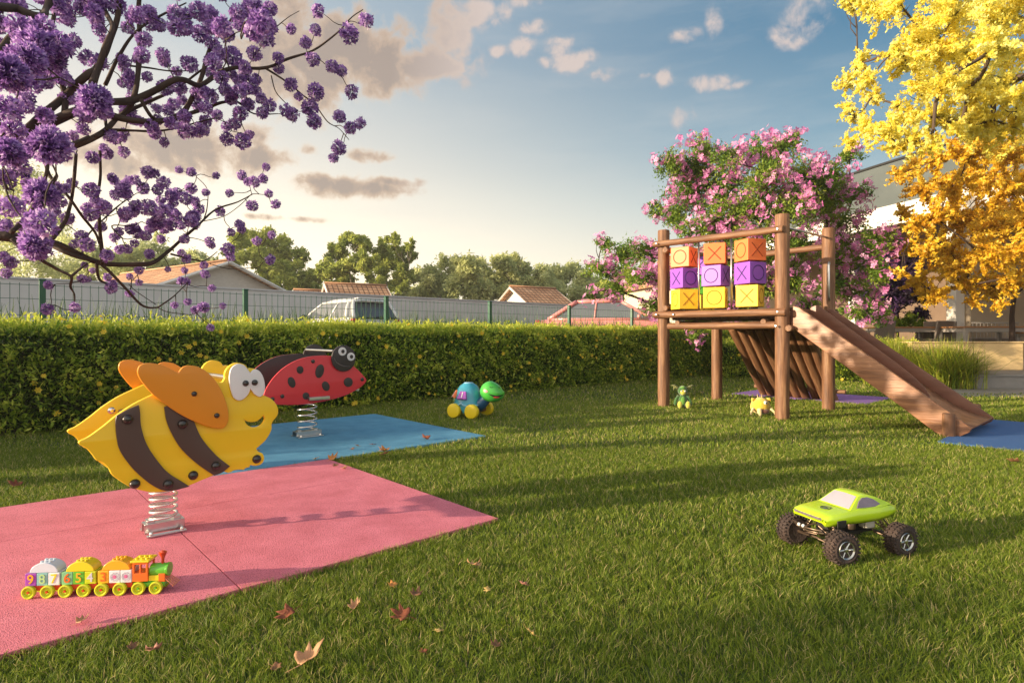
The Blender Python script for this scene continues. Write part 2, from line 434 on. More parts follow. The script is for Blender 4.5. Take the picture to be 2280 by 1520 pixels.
# ================================================================== grass
rng = np.random.default_rng(7)
def blades(n, ymin, ymax, hmean, wid, seed, spread=1.04):
    r = np.random.default_rng(seed)
    # uniform over a wedge slightly wider than the view
    Y = np.sqrt(r.uniform(ymin ** 2, ymax ** 2, n)); X = r.uniform(-.90, .90, n) * Y * spread
    u = X * UX + Y * UY; v = -X * UY + Y * UX
    keep = np.ones(n, bool)
    for (a, b, c, d) in MATS_UV: keep &= ~((u > a + .009) & (u < b - .009) & (v > c + .009) & (v < d - .009))
    keep &= v < 8.3
    keep &= ~((Y > 10.0) & (X > 7.2))
    X, Y = X[keep], Y[keep]; n = len(X)
    pn = np.array([mnoise.noise(Vector((x * 1.3, y * 1.3, 0))) for x, y in zip(X[::8], Y[::8])]).repeat(8)[:n]
    h = hmean * r.uniform(.55, 1.35, n) * (1 + .25 * pn)
    # tufts: neighbouring blades share a lean
    key = (np.floor(X / .045).astype(int) * 73856093) ^ (np.floor(Y / .045).astype(int) * 19349663)
    ta = ((key % 1000) / 1000.0) * 2 * math.pi
    a = ta + r.normal(0, 1.1, n); lean = r.uniform(.15, 1.1, n)
    dx, dy = np.cos(a), np.sin(a)
    w = wid * r.uniform(.6, 1.3, n)
    fa = r.uniform(0, 2 * math.pi, n); sx, sy = np.cos(fa) * w, np.sin(fa) * w
    z = np.zeros(n)
    def pt(t, k, s):
        bend = lean * h * t ** 1.8
        return np.stack([X + dx * bend + s * sx * k, Y + dy * bend + s * sy * k, h * t * (1 - .18 * lean * t)], 1)
    V = np.stack([pt(0, 1, -1), pt(0, 1, 1), pt(.5, .8, -1), pt(.5, .8, 1), pt(1, .12, -1), pt(1, .12, 1)], 1).reshape(-1, 3)
    b = np.arange(n)[:, None] * 6
    F = np.concatenate([b + np.array([[0, 1, 3, 2]]), b + np.array([[2, 3, 5, 4]])], 0)
    pn2 = np.array([mnoise.noise(Vector((x * .45 + 5, y * .45, 2))) for x, y in zip(X[::8], Y[::8])]).repeat(8)[:n]
    rn = np.clip(.46 + .22 * pn + .30 * pn2 + r.normal(0, .2, n), 0, 1)
    dry = r.random(n) < .075; rn[dry] = 1.0; rn[~dry] *= .86
    return V, F, rn.repeat(6)
gm = material('grass_blades', (.055, .105, .010), .5, [(.145, .225, .019), (.31, .375, .038), (.62, .50, .23)], attr='rnd', trans=.38, spec=.3)
VV = []; FF = []; RR = []; off = 0
for args in ((190000, 1.25, 2.9, .029, .0013, 1), (240000, 2.9, 5.2, .031, .0019, 2), (170000, 5.2, 9.0, .034, .0032, 3), (110000, 9.0, 15.0, .040, .006, 4)):
    V_, F_, r_ = blades(*args)
    VV.append(V_); FF.append(F_ + off); RR.append(r_); off += len(V_)
me = np_mesh('grass', np.concatenate(VV), np.concatenate(FF), 4, {'rnd': np.concatenate(RR)})
g = link_mesh('grass', me, gm); tag(g, 'short green lawn grass with a few dry blades around the play mats', 'grass'); g['kind'] = 'stuff'

# ================================================================== leaves helper
def leaf_quads(c, size, r, aspect=.42, droop=0.0, tip=None):
    """one folded rhombus per centre"""
    n = len(c)
    d = r.normal(0, 1, (n, 3)); d[:, 2] -= droop
    if tip is not None: d = d * .6 + tip
    d /= np.linalg.norm(d, axis=1)[:, None]
    q = r.normal(0, 1, (n, 3)); s = np.cross(d, q); s /= np.linalg.norm(s, axis=1)[:, None] + 1e-9
    nn = np.cross(d, s)
    L = (size * r.uniform(.7, 1.3, n))[:, None]
    V = np.stack([c - d * L * .5, c + s * L * aspect * .5 + nn * L * .08, c + d * L * .5, c - s * L * aspect * .5 + nn * L * .08], 1).reshape(-1, 3)
    F = np.arange(4 * n).reshape(-1, 4)
    return V, F
def clumpy(lobes, n, r, sub=12, sig=.17, inner=.35, spray=False):
    w = np.array([rad ** 2 for _, rad in lobes]); w /= w.sum(); out = []; tone = []
    for (c, rad), f in zip(lobes, w):
        k = max(1, int(sub * r.uniform(.8, 1.2)))
        dirs = r.normal(0, 1, (k, 3)); dirs /= np.linalg.norm(dirs, axis=1)[:, None]
        cs = np.array(c)[None] + dirs * (rad * r.uniform(inner, .98, (k, 1))) * np.array([1, 1, .82])
        m = int(n * f) + 1; idx = r.integers(0, k, m)
        tn = r.normal(0, .16, k)
        if spray:     # leaves strung along short outward shoots
            bend = r.normal(0, .3, (k, 3)); t_ = r.uniform(.05, 1.0, (m, 1)) ** .8
            p = np.array(c)[None] + dirs[idx] * rad * r.uniform(.8, 1.2, k)[idx][:, None] * t_ + bend[idx] * rad * t_ ** 2
            out.append(p + r.normal(0, rad * sig, (m, 3))); tone.append(tn[idx]); continue
        out.append(cs[idx] + r.normal(0, rad * sig, (m, 3))); tone.append(tn[idx])
    return np.concatenate(out), np.concatenate(tone)

# ================================================================== hedge
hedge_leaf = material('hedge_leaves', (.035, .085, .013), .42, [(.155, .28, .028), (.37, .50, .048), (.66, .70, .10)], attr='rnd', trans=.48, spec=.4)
hedge_core = material('hedge_twigs', (.02, .034, .009), .9, (.035, .05, .014), 12)
flower_y = material('hedge_petals', (.95, .74, .06), .5, (.95, .58, .03), attr='rnd', trans=.45)
flower_c = material('hedge_flower_eye', (.30, .07, .01), .6)
def flower_mesh():
    k = MB(); k.cm = 0
    for i in range(6):
        a = i * math.pi / 3; d = Vector((math.cos(a), math.sin(a), 0)); s = Vector((-d.y, d.x, 0))
        k.add([d * .004, d * .016 + s * .010 + Vector((0, 0, .005)), d * .030 + Vector((0, 0, .009)), d * .016 - s * .010 + Vector((0, 0, .005))], [(0, 1, 2, 3)], rnd=.2)
    k.cm = 1; k.lathe([(.0085, .002), (.006, .007), (.001, .009)], n=8)
    o = k.build('flower', [flower_y, flower_c]); return o
fl_src = flower_mesh(); fl_me = fl_src.data; bpy.data.objects.remove(fl_src)
def hedge(name, label, a, b, depth, height, n, nfl, seed, nparts):
    a = Vector(a); b = Vector(b); d = (b - a); L = d.length; d.normalize(); nrm = Vector((d.y, -d.x, 0))   # towards the lawn
    if nrm.dot(Vector((0, -1, 0)) + -(a + b) * .1) < 0: nrm = -nrm
    t = thing(name, label, 'hedge', a, 0)
    r = np.random.default_rng(seed)
    core = MB(); core.box((d * (L / 2) - nrm * (depth * .5)) + Vector((0, 0, height * .42)), (L, depth * .55, height * .84), R3(d, Vector((-d.y, d.x, 0)), Vector((0, 0, 1))))
    core.build('inner_branches', hedge_core, t)
    def surf(m):
        f = r.random(m); s = r.uniform(0, L, m)
        zz = r.uniform(.02, 1, m) * height; dep = np.zeros(m)
        top = f < .36; dep[top] = r.uniform(0, 1, top.sum()) * depth; zz[top] = height
        back = f > .93; dep[back] = depth
        wob = np.array([(mnoise.noise(Vector((x * 2.6 + seed, z * 2.6, y * 3))) + .8 * mnoise.noise(Vector((x * 7 + seed, z * 7, y * 7)))) for x, z, y in zip(s[::2], zz[::2], dep[::2])]).repeat(2)[:m]
        rnd_e = np.maximum(0, zz / height - .8) * .35
        return s, dep, zz, wob, top, back, rnd_e
    s, dep, zz, wob, top, back, re = surf(n)
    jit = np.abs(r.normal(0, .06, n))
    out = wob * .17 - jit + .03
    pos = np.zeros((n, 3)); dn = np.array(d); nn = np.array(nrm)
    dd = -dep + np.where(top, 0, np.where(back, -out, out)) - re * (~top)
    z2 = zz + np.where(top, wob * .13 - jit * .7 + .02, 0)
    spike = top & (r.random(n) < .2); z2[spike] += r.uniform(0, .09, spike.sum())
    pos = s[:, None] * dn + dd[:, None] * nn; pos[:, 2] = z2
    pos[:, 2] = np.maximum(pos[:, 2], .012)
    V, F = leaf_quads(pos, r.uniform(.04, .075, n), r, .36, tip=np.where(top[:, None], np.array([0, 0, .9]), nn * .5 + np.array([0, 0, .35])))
    tone = np.clip(.40 + wob * .75 + r.normal(0, .17, n) - jit * 1.2 + .32 * (z2 / height > .93), 0, 1)  # painted light: top and bulging leaves toned lighter as if lit, recessed ones darker
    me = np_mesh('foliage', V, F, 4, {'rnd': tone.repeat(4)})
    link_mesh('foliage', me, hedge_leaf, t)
    # flowers: the largest ones as parts, the rest as one mesh
    s, dep, zz, wob, top, back, re = surf(int(nfl * 1.4)); ok = ~back; idx = np.where(ok)[0][:nfl]
    cand = []
    for i in idx:
        p = Vector(dn * s[i]) + nrm * (-dep[i] + (0 if top[i] else wob[i] * .11 + .065 - re[i])); p.z = zz[i] + (wob[i] * .085 + .05 if top[i] else 0)
        ax = (nrm * (1.0 if not top[i] else .5) + Vector((r.normal(0, .35), r.normal(0, .35), .35 + (.5 if top[i] else 0)))).normalized()
        q = ax.to_track_quat('Z', 'Y'); w = a + p; px = 1140 + FPX * w.x / max(w.y, .1)
        cand.append((w.length + (50 if not -60 < px < 2340 else 0), p, q, r.uniform(.85, 1.4)))
    cand.sort(key=lambda x: x[0])
    rest = MB()
    for i, (_, p, q, sc) in enumerate(cand):
        if i < nparts:
            o = bpy.data.objects.new('flower', fl_me); C.objects.link(o); o.parent = t; o.location = p
            o.rotation_mode = 'QUATERNION'; o.rotation_quaternion = q; o.scale = (sc,) * 3
        else:
            mt = Matrix.LocRotScale(p, q, Vector((sc,) * 3)); base = len(rest.v)
            rest.v += [tuple(mt @ v.co) for v in fl_me.vertices]; rest.g += [(0, 0, 0)] * len(fl_me.vertices); rest.r += [.3] * len(fl_me.vertices)
            rest.f += [tuple(k + base for k in f.vertices) for f in fl_me.polygons]; rest.m += [f.material_index for f in fl_me.polygons]
    if rest.v:
        o = rest.build('flowers', [flower_y, flower_c], t); o['kind'] = 'stuff'
    return t
hedge('flowering_hedge', 'long clipped green hedge dotted with small yellow flowers along the wire fence', P(-4.2, 7.66), P(15.6, 7.66), .75, 1.07, 190000, 560, 3, 100)
hedge('low_hedge', 'low bright green hedge behind the purple mat and the foot of the play tower', (4.75, 14.0, 0), (8.45, 12.35, 0), .7, .80, 26000, 24, 5, 24)

# weeds between fence and wall
def tufts(name, label, cat, pts, n, h, m, seed, spread=.2, aspect=.16, lean=.6, kind=None, wid=None):
    r = np.random.default_rng(seed); VV = []; 
    c = np.array(pts)[r.integers(0, len(pts), n)] + np.stack([r.normal(0, spread, n), r.normal(0, spread, n), np.zeros(n)], 1)
    a = r.uniform(0, 2 * math.pi, n); l = r.uniform(.1, lean, n); H = h * r.uniform(.5, 1.15, n); w = wid or .006
    dx, dy = np.cos(a), np.sin(a); fx, fy = -dy, dx
    def pt(t, k, s):
        bd = l * H * t ** 1.7
        return np.stack([c[:, 0] + dx * bd + s * fx * w * k, c[:, 1] + dy * bd + s * fy * w * k, c[:, 2] + H * t * (1 - .35 * l * t)], 1)
    V = np.stack([pt(x, k, s) for x, k in ((0, 1), (.35, 1), (.7, .75), (1, .1)) for s in (-1, 1)], 1).reshape(-1, 3)
    b = np.arange(n)[:, None] * 8
    F = np.concatenate([b + np.array([[0, 1, 3, 2]]), b + np.array([[2, 3, 5, 4]]), b + np.array([[4, 5, 7, 6]])], 0)
    me = np_mesh(name, V, F, 4, {'rnd': np.clip(r.normal(.5, .25, n), 0, 1).repeat(8)})
    return me

# ================================================================== wire fence
green_steel = material('green_fence_steel', (.012, .085, .05), .4, (.02, .11, .065), 9, spec=.5)
F_V = 8.5
fence = thing('wire_fence', 'green welded wire fence panels on square posts behind the flowering hedge', 'fence', P(0, F_V), TH)
post_u = [.58 + 2.19 * i for i in range(-3, 9)]
for u in post_u:
    k = MB(); k.box((u, 0, .80), (.06, .06, 1.62)); k.box((u, 0, 1.618), (.068, .068, .014)); k.build('fence_post', green_steel, fence, bevel=.004)
for a, b in zip(post_u, post_u[1:]):
    k = MB(); n = 26
    for i in range(1, n):
        u = a + .035 + (b - a - .07) * i / n; k.box((u, 0, .98), (.0055, .0055, 1.19))
    for z in (.42, .62, .82, 1.02, 1.22, 1.40, 1.555):
        k.box(((a + b) / 2, .006, z), (b - a - .05, .0055, .0055))
    k.build('wire_panel', green_steel, fence)

# ================================================================== boundary wall
wall_m = material('grey_wall_render', (.52, .51, .50), .85, (.60, .59, .58), 2.2, bump=.3, bscale=40)
W_V = 17.5
wt = thing('boundary_wall', 'long plain pale grey boundary wall behind the parked cars', 'wall', P(0, W_V), TH)
k = MB(); k.box((10, 0, 1.1), (54, .2, 2.3)); k.build('wall_face', wall_m, wt)
k = MB(); k.box((10, 0, 2.275), (54, .26, .05)); k.build('wall_coping', material('wall_coping', (.42, .42, .43), .8, (.5, .5, .5), 3), wt, bevel=.008)
wg = material('weed_leaves', (.05, .10, .03), .6, [(.10, .17, .05), (.17, .24, .09)], attr='rnd', trans=.3)
pts = [tuple(P(u, 8.95 + .5 * mnoise.noise(Vector((u * 3, 0, 0))), .25)) for u in np.arange(-4, 12.5, .12)]
me = tufts('weeds', '', '', pts, 6500, 1.15, wg, 44, .16, lean=.5, wid=.012)
o = link_mesh('weeds', me, wg); tag(o, 'tall thin green weeds between the wire fence and the car park', 'weeds'); o['kind'] = 'stuff'

# ================================================================== cars
def car_paint(name, col): return material(name, col, .28, coat=.8, spec=.5)
glass_car = material('car_glass', (.07, .08, .09), .08, (.11, .12, .14), 2, spec=.8, coat=.5)
blk = material('black_trim', (.015, .015, .016), .45)
tyre_m = material('tyre_rubber', (.02, .02, .021), .8, bump=.3, bscale=60)
alloy = material('wheel_alloy', (.5, .5, .52), .3, metal=.8)
redl = material('tail_lamp', (.45, .02, .02), .2, coat=.6)
clearl = material('head_lamp', (.7, .72, .75), .1, coat=.6)
chrome = material('chrome', (.80, .80, .82), .12, metal=1)
def make_car(name, label, loc, rz, paint, L=4.2, W=1.76, H=1.50, belt=.93, gb=(-2.02, 1.15), gt=(-1.70, .10), hatch=True):
    t = thing(name, label, 'car', loc, rz, 'cars parked behind the fence')
    # lower body: lofted stations (x, half width, bottom, top)
    xs = [(-L/2, .70, .42, belt-.12), (-L/2+.07, .82, .26, belt-.02), (-L/2+.4, W/2-.01, .2, belt), (-.9, W/2, .18, belt+.01), (.9, W/2, .18, belt+.005),
          (L/2-1.05, W/2-.01, .19, belt-.02), (L/2-.45, W/2-.05, .2, belt-.13), (L/2-.1, .76, .24, belt-.24), (L/2, .64, .34, belt-.36)]
    if not hatch: xs[0] = (-L/2, .68, .42, belt-.08)
    k = MB(); vs = []; sec = []
    for x, w, b, tp in xs:
        sec = [(w*.86, b), (w*.98, b+.12), (w, b+(tp-b)*.5), (w*.985, tp-.10), (w*.93, tp-.015), (w*.6, tp+.012)]
        vs += [Vector((x, y, z)) for y, z in sec] + [Vector((x, -y, z)) for y, z in sec[::-1]]
    n = 12
    fs = [(i*n+j, i*n+(j+1) % n, (i+1)*n+(j+1) % n, (i+1)*n+j) for i in range(len(xs)-1) for j in range(n)] + [tuple(range(n)), tuple((len(xs)-1)*n+j for j in range(n))]
    k.add(vs, fs); k.build('body', paint, t, sub=2)
    # glasshouse
    hb, ht = W/2-.09, W/2-.25
    def gp(side, f, zf, grow=0.0):
        x = (gb[0]+(gb[1]-gb[0])*f)*(1-zf) + (gt[0]+(gt[1]-gt[0])*f)*zf
        y = (hb*(1-zf)+ht*zf) + grow
        bulge = .05*math.sin(math.pi*zf)
        return Vector((x, side*(y+bulge*.4), (belt-.03)*(1-zf)+(H-.12)*zf + .0))
    k = MB(); vs = []; zz = [0, .33, .66, 1.0]
    for zf in zz:
        row = []
        for s, fl in ((1, (0, .25, .5, .75, 1)), (-1, (1, .75, .5, .25, 0))):
            for f in fl: row.append(gp(s, f, zf))
        for p_ in row:   # bow the front and rear screens
            pass
        vs += row
    n = 10
    fs = [(i*n+j, i*n+(j+1) % n, (i+1)*n+(j+1) % n, (i+1)*n+j) for i in range(3) for j in range(n)] + [tuple(range(n))]
    k.add(vs, fs); k.build('windows', glass_car, t, smooth='auto')
    # roof
    k = MB(); vs = []; rows = 7; cols = 7
    for i in range(rows):
        f = i/(rows-1); x = gt[0]-.05+(gt[1]-gt[0]+.10)*f
        for j in range(cols):
            g_ = j/(cols-1)*2-1; y = g_*(ht+.035)
            z = H-.125+.125*((1-g_**4)*(1-(2*f-1)**4))**.5
            vs.append(Vector((x, y, z)))
    fs = [(i*cols+j, i*cols+j+1, (i+1)*cols+j+1, (i+1)*cols+j) for i in range(rows-1) for j in range(cols-1)]
    k.add(vs, fs); o = k.build('roof', paint, t, smooth=True); sol = o.modifiers.new('s', 'SOLIDIFY'); sol.thickness = .03; sol.offset = -1
    # pillars and waist rails
    k = MB()
    for s in (1, -1):
        for f, r_ in ((0, .055 if hatch else .075), (1, .032 if hatch else .05), (.45, .028), (.999, .02)) + (((.13, .06),) if hatch else ()):
            k.tube([gp(s, f, z, .004) for z in (0, .25, .5, .75, 1)], r_, 8)
        k.tube([gp(s, f, 1, .01) for f in (0, .3, .6, 1)], .03 if hatch else .05, 8); k.tube([gp(s, f, 0.02, .012) for f in (0, .3, .6, 1)], .022 if hatch else .045, 8)
    k.build('pillar_frame', paint, t, smooth=True)
    # rear screen surround, wiper, spoiler
    k = MB()
    for zf in (.06, .93): k.tube([gp(1, 0, zf) + Vector((-.012, -.02, 0)), gp(-1, 0, zf) + Vector((-.012, .02, 0))], .018, 6)
    k.tube([gp(1, 0, .12) * .5 + gp(-1, 0, .12) * .5 + Vector((-.03, 0, 0)), gp(-1, 0, .18) * .8 + gp(1, 0, .18) * .2 + Vector((-.03, 0, 0))], .009, 6)
    k.build('rear_screen_trim', blk, t)
    if hatch:
        k = MB(); k.box((gt[0]-.10, 0, H-.045), (.22, ht*1.9, .035)); k.build('spoiler', paint, t, bevel=.012)
    for s in (1, -1):
        k = MB(); k.ball((gb[1]-.42, s*(W/2+.07), belt+.06), (.07, .11, .075), 14, 10); k.tube([(gb[1]-.42, s*(W/2-.1), belt), (gb[1]-.42, s*(W/2+.05), belt+.03)], .02, 6)
        k.build('mirror', paint if not hatch else blk, t, smooth=True)
        k = MB(); k.box((-L/2+.10, s*(W/2-.13), belt-.14), (.16, .16, .22)); k.build('tail_lamp', redl, t, bevel=.03)
        k = MB(); k.box((L/2-.20, s*(W/2-.22), belt-.34), (.22, .24, .12)); k.build('head_lamp', clearl, t, bevel=.03)
        for x in (-L/2+.78, L/2-.82):
            w = MB(); rot = R3((1, 0, 0), (0, 0, -s), (0, s, 0))
            w.lathe([(.20, -.1), (.31, -.1), (.335, -.06), (.335, .06), (.31, .1), (.20, .1)], (x, s*(W/2-.12), .335), rot, 28)
            wo_ = w.build('wheel', tyre_m, t, smooth='auto')
            q = MB(); q.lathe([(.03, .085), (.19, .07), (.205, .105), (.205, -.02)], (x, s*(W/2-.12), .335), rot, 20)
            for a in range(5):
                an = a*2*math.pi/5; q.tube([Vector((x, s*(W/2-.02), .335)), Vector((x+.19*math.cos(an), s*(W/2-.025), .335+.19*math.sin(an)))], .022, 6)
            q.build('rim', alloy, wo_, smooth='auto')
    k = MB(); k.box((-L/2-.002, 0, belt-.28), (.02, .52, .12)); k.build('number_plate', material('plate_grey', (.6, .6, .6), .5), t, bevel=.004)
    return t
hd = math.atan2(.741, -.6715)
make_car('parked_car', 'white hatchback seen from behind with its wide rear window above the hedge', P(7.2, 14.6, .62), hd + R(2), car_paint('white_paint', (.68, .68, .67)), H=1.52, L=4.1, W=1.62).scale = (.85,) * 3
make_car('parked_car', 'rounded pale red car side-on behind the fence near the pink flowering tree', (2.85, 17.6, .62), R(-14), car_paint('red_paint', (.70, .24, .22)), L=4.6, H=1.60, gb=(-1.85, 1.45), gt=(-.95, .45), hatch=False).scale = (.90,) * 3

# ================================================================== houses beyond the wall
brick = material('pale_brick', (.42, .40, .37), .9, (.55, .53, .50), 9, stretch=(1, 1, 3), bump=.4)
def tile_mat():
    m = bpy.data.materials.new('clay_tiles'); m.use_nodes = True; n = m.node_tree.nodes; L = m.node_tree.links.new; b = n['Principled BSDF']
    a = n.new('ShaderNodeAttribute'); a.attribute_name = 'grain'
    br = n.new('ShaderNodeTexBrick'); br.inputs['Scale'].default_value = 1.0; br.inputs['Color1'].default_value = (.60, .31, .16, 1); br.inputs['Color2'].default_value = (.78, .46, .26, 1)
    br.inputs['Mortar'].default_value = (.17, .08, .04, 1); br.inputs['Mortar Size'].default_value = .03; br.inputs['Brick Width'].default_value = .30; br.inputs['Row Height'].default_value = .34
    br.offset = 0; L(a.outputs['Vector'], br.inputs[0])
    nz_ = n.new('ShaderNodeTexNoise'); nz_.inputs['Scale'].default_value = 1.3; nz_.inputs['Detail'].default_value = 6; L(a.outputs['Vector'], nz_.inputs[0])
    mx = n.new('ShaderNodeMix'); mx.data_type = 'RGBA'; mx.blend_type = 'MULTIPLY'; mx.inputs[0].default_value = .7; L(br.outputs[0], mx.inputs[6])
    r = n.new('ShaderNodeValToRGB'); r.color_ramp.elements[0].position = .3; r.color_ramp.elements[0].color = (.55, .5, .45, 1); r.color_ramp.elements[1].position = .7; L(nz_.outputs[0], r.inputs[0]); L(r.outputs[0], mx.inputs[7])
    L(mx.outputs[2], b.inputs['Base Color']); b.inputs['Roughness'].default_value = .85
    bp = n.new('ShaderNodeBump'); bp.inputs['Distance'].default_value = .03; L(br.outputs['Fac'], bp.inputs['Height']); bp.invert = True; L(bp.outputs[0], b.inputs['Normal'])
    return m
tiles = tile_mat()
win_m = material('dark_window', (.03, .035, .04), .1, spec=.8)
trim_m = material('white_trim', (.62, .60, .56), .7)
def house(name, label, loc, rz, W, D, eave, ridge, wallm, over=.4):
    """gable ends face local -y/+y, ridge along y"""
    t = thing(name, label, 'house', loc, rz, 'tiled houses beyond the boundary wall')
    k = MB(); k.prism([(-W/2, 0), (W/2, 0), (W/2, eave), (0, ridge), (-W/2, eave)], D, M4((1, 0, 0), (0, 0, 1), (0, -1, 0))); k.build('wall', wallm, t)
    sl = math.hypot(W/2, ridge-eave); e = over/ (W/2); 
    for s in (-1, 1):
        k = MB(); a = Vector((0, 0, ridge+.10)); b_ = Vector((s*(W/2+over), 0, eave-(ridge-eave)*e+.10)); d = b_-a; ln = d.length
        up = Vector((0, 1, 0)); hd_ = D/2+over; nrm = d.cross(up).normalized() * (-s); nrm = nrm if nrm.z > 0 else -nrm
        vs = []; gr = []
        for q in (0, -.09):
            for (f, y) in ((0, -hd_), (1, -hd_), (1, hd_), (0, hd_)):
                vs.append(a + d*f + up*y + nrm*q); gr.append((y, ln*f, 0))
        k.add(vs, [(0, 1, 2, 3), (7, 6, 5, 4), (0, 4, 5, 1), (1, 5, 6, 2), (2, 6, 7, 3), (3, 7, 4, 0)], gr)
        ro = k.build('roof', tiles, t)
    k = MB(); k.tube([(0, -D/2-over, ridge+.10), (0, D/2+over, ridge+.10)], .10, 8); k.build('ridge_tiles', tiles, t, smooth=True)
    for y in (-D/2-over-.02, D/2+over+.02):
        k = MB()
        for s in (-1, 1): k.tube([(0, y, ridge+.03), (s*(W/2+over), y, eave-(ridge-eave)*e+.03)], .07, 4)
        k.build('barge_board', trim_m, t)
    for s in (-1, 1):
        for x in (-W/4, W/4):
            k = MB(); k.box((x, s*(D/2+.01), 1.5), (1.2, .06, 1.1)); w = k.build('window', win_m, t)
            f = MB(); 
            for (cx, cz, sx, sz) in ((0, .58, 1.32, .07), (0, -.58, 1.32, .07), (-.63, 0, .07, 1.1), (.63, 0, .07, 1.1), (0, 0, .05, 1.1)): f.box((x+cx, s*(D/2+.03), 1.5+cz), (sx, .07, sz))
            f.build('frame', trim_m, w)
    return t
# left house: gable end faces the garden
house('tiled_house', 'nearest house with a broad pale brick gable and orange roof behind the purple blossom', (-15.3, 26.6, 0), R(55), 5.6, 9.0, 2.72, 3.86, brick)
house('tiled_house', 'house with a pale orange tiled roof directly above the white car', (-9.7, 37, 0), R(-62), 5.2, 3.0, 2.4, 4.02, brick)
house('tiled_house', 'small low tiled roof just left of the roof above the white car', (-12.4, 38, 0), R(-62), 4.6, 2.2, 2.4, 3.72, brick)
house('tiled_house', 'tiled house with white barge board sloping down right of centre above the boundary wall', (1.3, 36.5, 0), R(-58), 6.2, 2.6, 2.0, 3.78, material('white_plaster', (.62, .60, .55), .8, (.7, .68, .62), 3))
house('tiled_house', 'cream house wall half hidden behind the pink flowering tree', (9.2, 31, 0), R(12), 4.6, 6, 3.6, 5.2, material('cream_plaster', (.60, .52, .38), .8, (.66, .58, .44), 3))

# ================================================================== modern building on the right
white_r = material('white_render', (.72, .69, .63), .8, (.80, .77, .71), 1.5, bump=.2, bscale=30)
beige_r = material('beige_wall', (.44, .36, .26), .8, (.52, .43, .31), 2, bump=.2, bscale=30)
brown_s = material('brown_soffit', (.14, .085, .05), .7, (.20, .12, .07), 2, stretch=(1, 8, 1))
smoke_g = material('smoked_glass_band', (.06, .075, .08), .3, (.11, .13, .13), .8, spec=.4)
dark_m = material('dark_interior', (.02, .018, .016), .7)
BR = math.atan2(.96, -.27)                      # facade direction (going away from us)
bo = Vector((10.3, 18.0, 0))                    # a point on the facade line
bld = thing('modern_building', 'large modern building with smoked glass band and white slab behind the yellow trees', 'building', bo, BR)
# local x away along the facade, local -y to the right (into the building), +y towards the garden
def bbox(name, x0, x1, y0, y1, z0, z1, m, bevel=.01, parent=bld):
    k = MB(); k.box(((x0+x1)/2, (y0+y1)/2, (z0+z1)/2), (x1-x0, y1-y0, z1-z0)); return k.build(name, m, parent, bevel=bevel, seg=1)
bbox('glass_band', -14, 6.0, -12, -.03, 4.62, 5.84, smoke_g)
bbox('roof_edge', -14.03, 6.03, -12.05, .0, 5.842, 5.91, blk)
bbox('white_slab', -14.05, 6.1, -12.1, .12, 4.05, 4.615, white_r)
bbox('soffit', -13.9, 6.0, -11.9, -.1, 3.96, 4.045, brown_s)
for x in (-9.5, -6.6, -2.95, .15): bbox('column', x-.13, x+.13, -.42, -.12, .24, 3.955, white_r)
bbox('back_wall', -13.8, 5.9, -4.9, -4.7, .24, 3.955, material('dark_brown_wall', (.13, .085, .055), .8, (.19, .13, .09), 2))
bbox('side_wall', -3.2, -3.0, -4.69, -.45, .24, 3.955, beige_r)
bbox('end_wall', 5.75, 5.95, -4.69, -.2, .24, 3.955, beige_r)
bbox('bar_counter', -9.6, -5.2, -4.1, -3.5, .24, 1.32, material('red_brown_panel', (.16, .04, .022), .4, (.24, .07, .035), 2, stretch=(1, 1, 9)))
bbox('wall_opening', -10.2, -4.4, -4.69, -4.62, 1.35, 1.62, dark_m)
for i, x in enumerate((-9.0, -8.0, -7.0)):
    bbox('window', x, x+.9, -4.69, -4.64, 1.75, 3.2, win_m)

# terrace and steps
paving = material('grey_paving', (.24, .23, .22), .8, (.31, .30, .285), 3, bump=.2)
riser_m = material('pale_riser', (.22, .21, .20), .8, (.30, .285, .27), 5, bump=.4, bscale=60)
k = MB(); k.prism([(7.2, 9.55), (30, 9.75), (30, 11.0), (7.6, 10.92)], .03, Matrix.Translation((0, 0, .004))); struct(k.build('path', paving))
k = MB(); k.prism([(8.28, 10.94), (30, 11.05), (30, 40), (9.7, 40), (9.7, 14.0), (8.28, 13.2)], .24, Matrix.Translation((0, 0, .115))); struct(k.build('terrace_step', riser_m, bevel=.006))
k = MB(); k.prism([(8.26, 10.91), (30.1, 11.02), (30.1, 40), (9.68, 40), (9.68, 14.0), (8.26, 13.18)], .03, Matrix.Translation((0, 0, .251))); struct(k.build('terrace_paving', paving, bevel=.004))
k = MB(); k.prism([(9.2, 13.1), (30, 13.2), (30, 39.9), (8.0, 39.9), (7.0, 19), (8.0, 14.2)], .18, Matrix.Translation((0, 0, .355))); struct(k.build('dining_deck', paving, bevel=.006))
cream_b = material('cream_bench_wall', (.70, .50, .24), .75, (.80, .60, .32), 3, bump=.2, bscale=50)
t = thing('planter_wall', 'low cream rendered planter wall on the terrace edge behind the ornamental grass', 'planter', (9.3, 12.5, .266), R(1))
k = MB(); k.box((.15, 0, .28), (2.35, .34, .56)); k.build('planter_body', cream_b, t, bevel=.012)
k = MB(); k.box((.15, 0, .577), (2.41, .40, .03)); k.build('planter_cap', cream_b, t, bevel=.008)

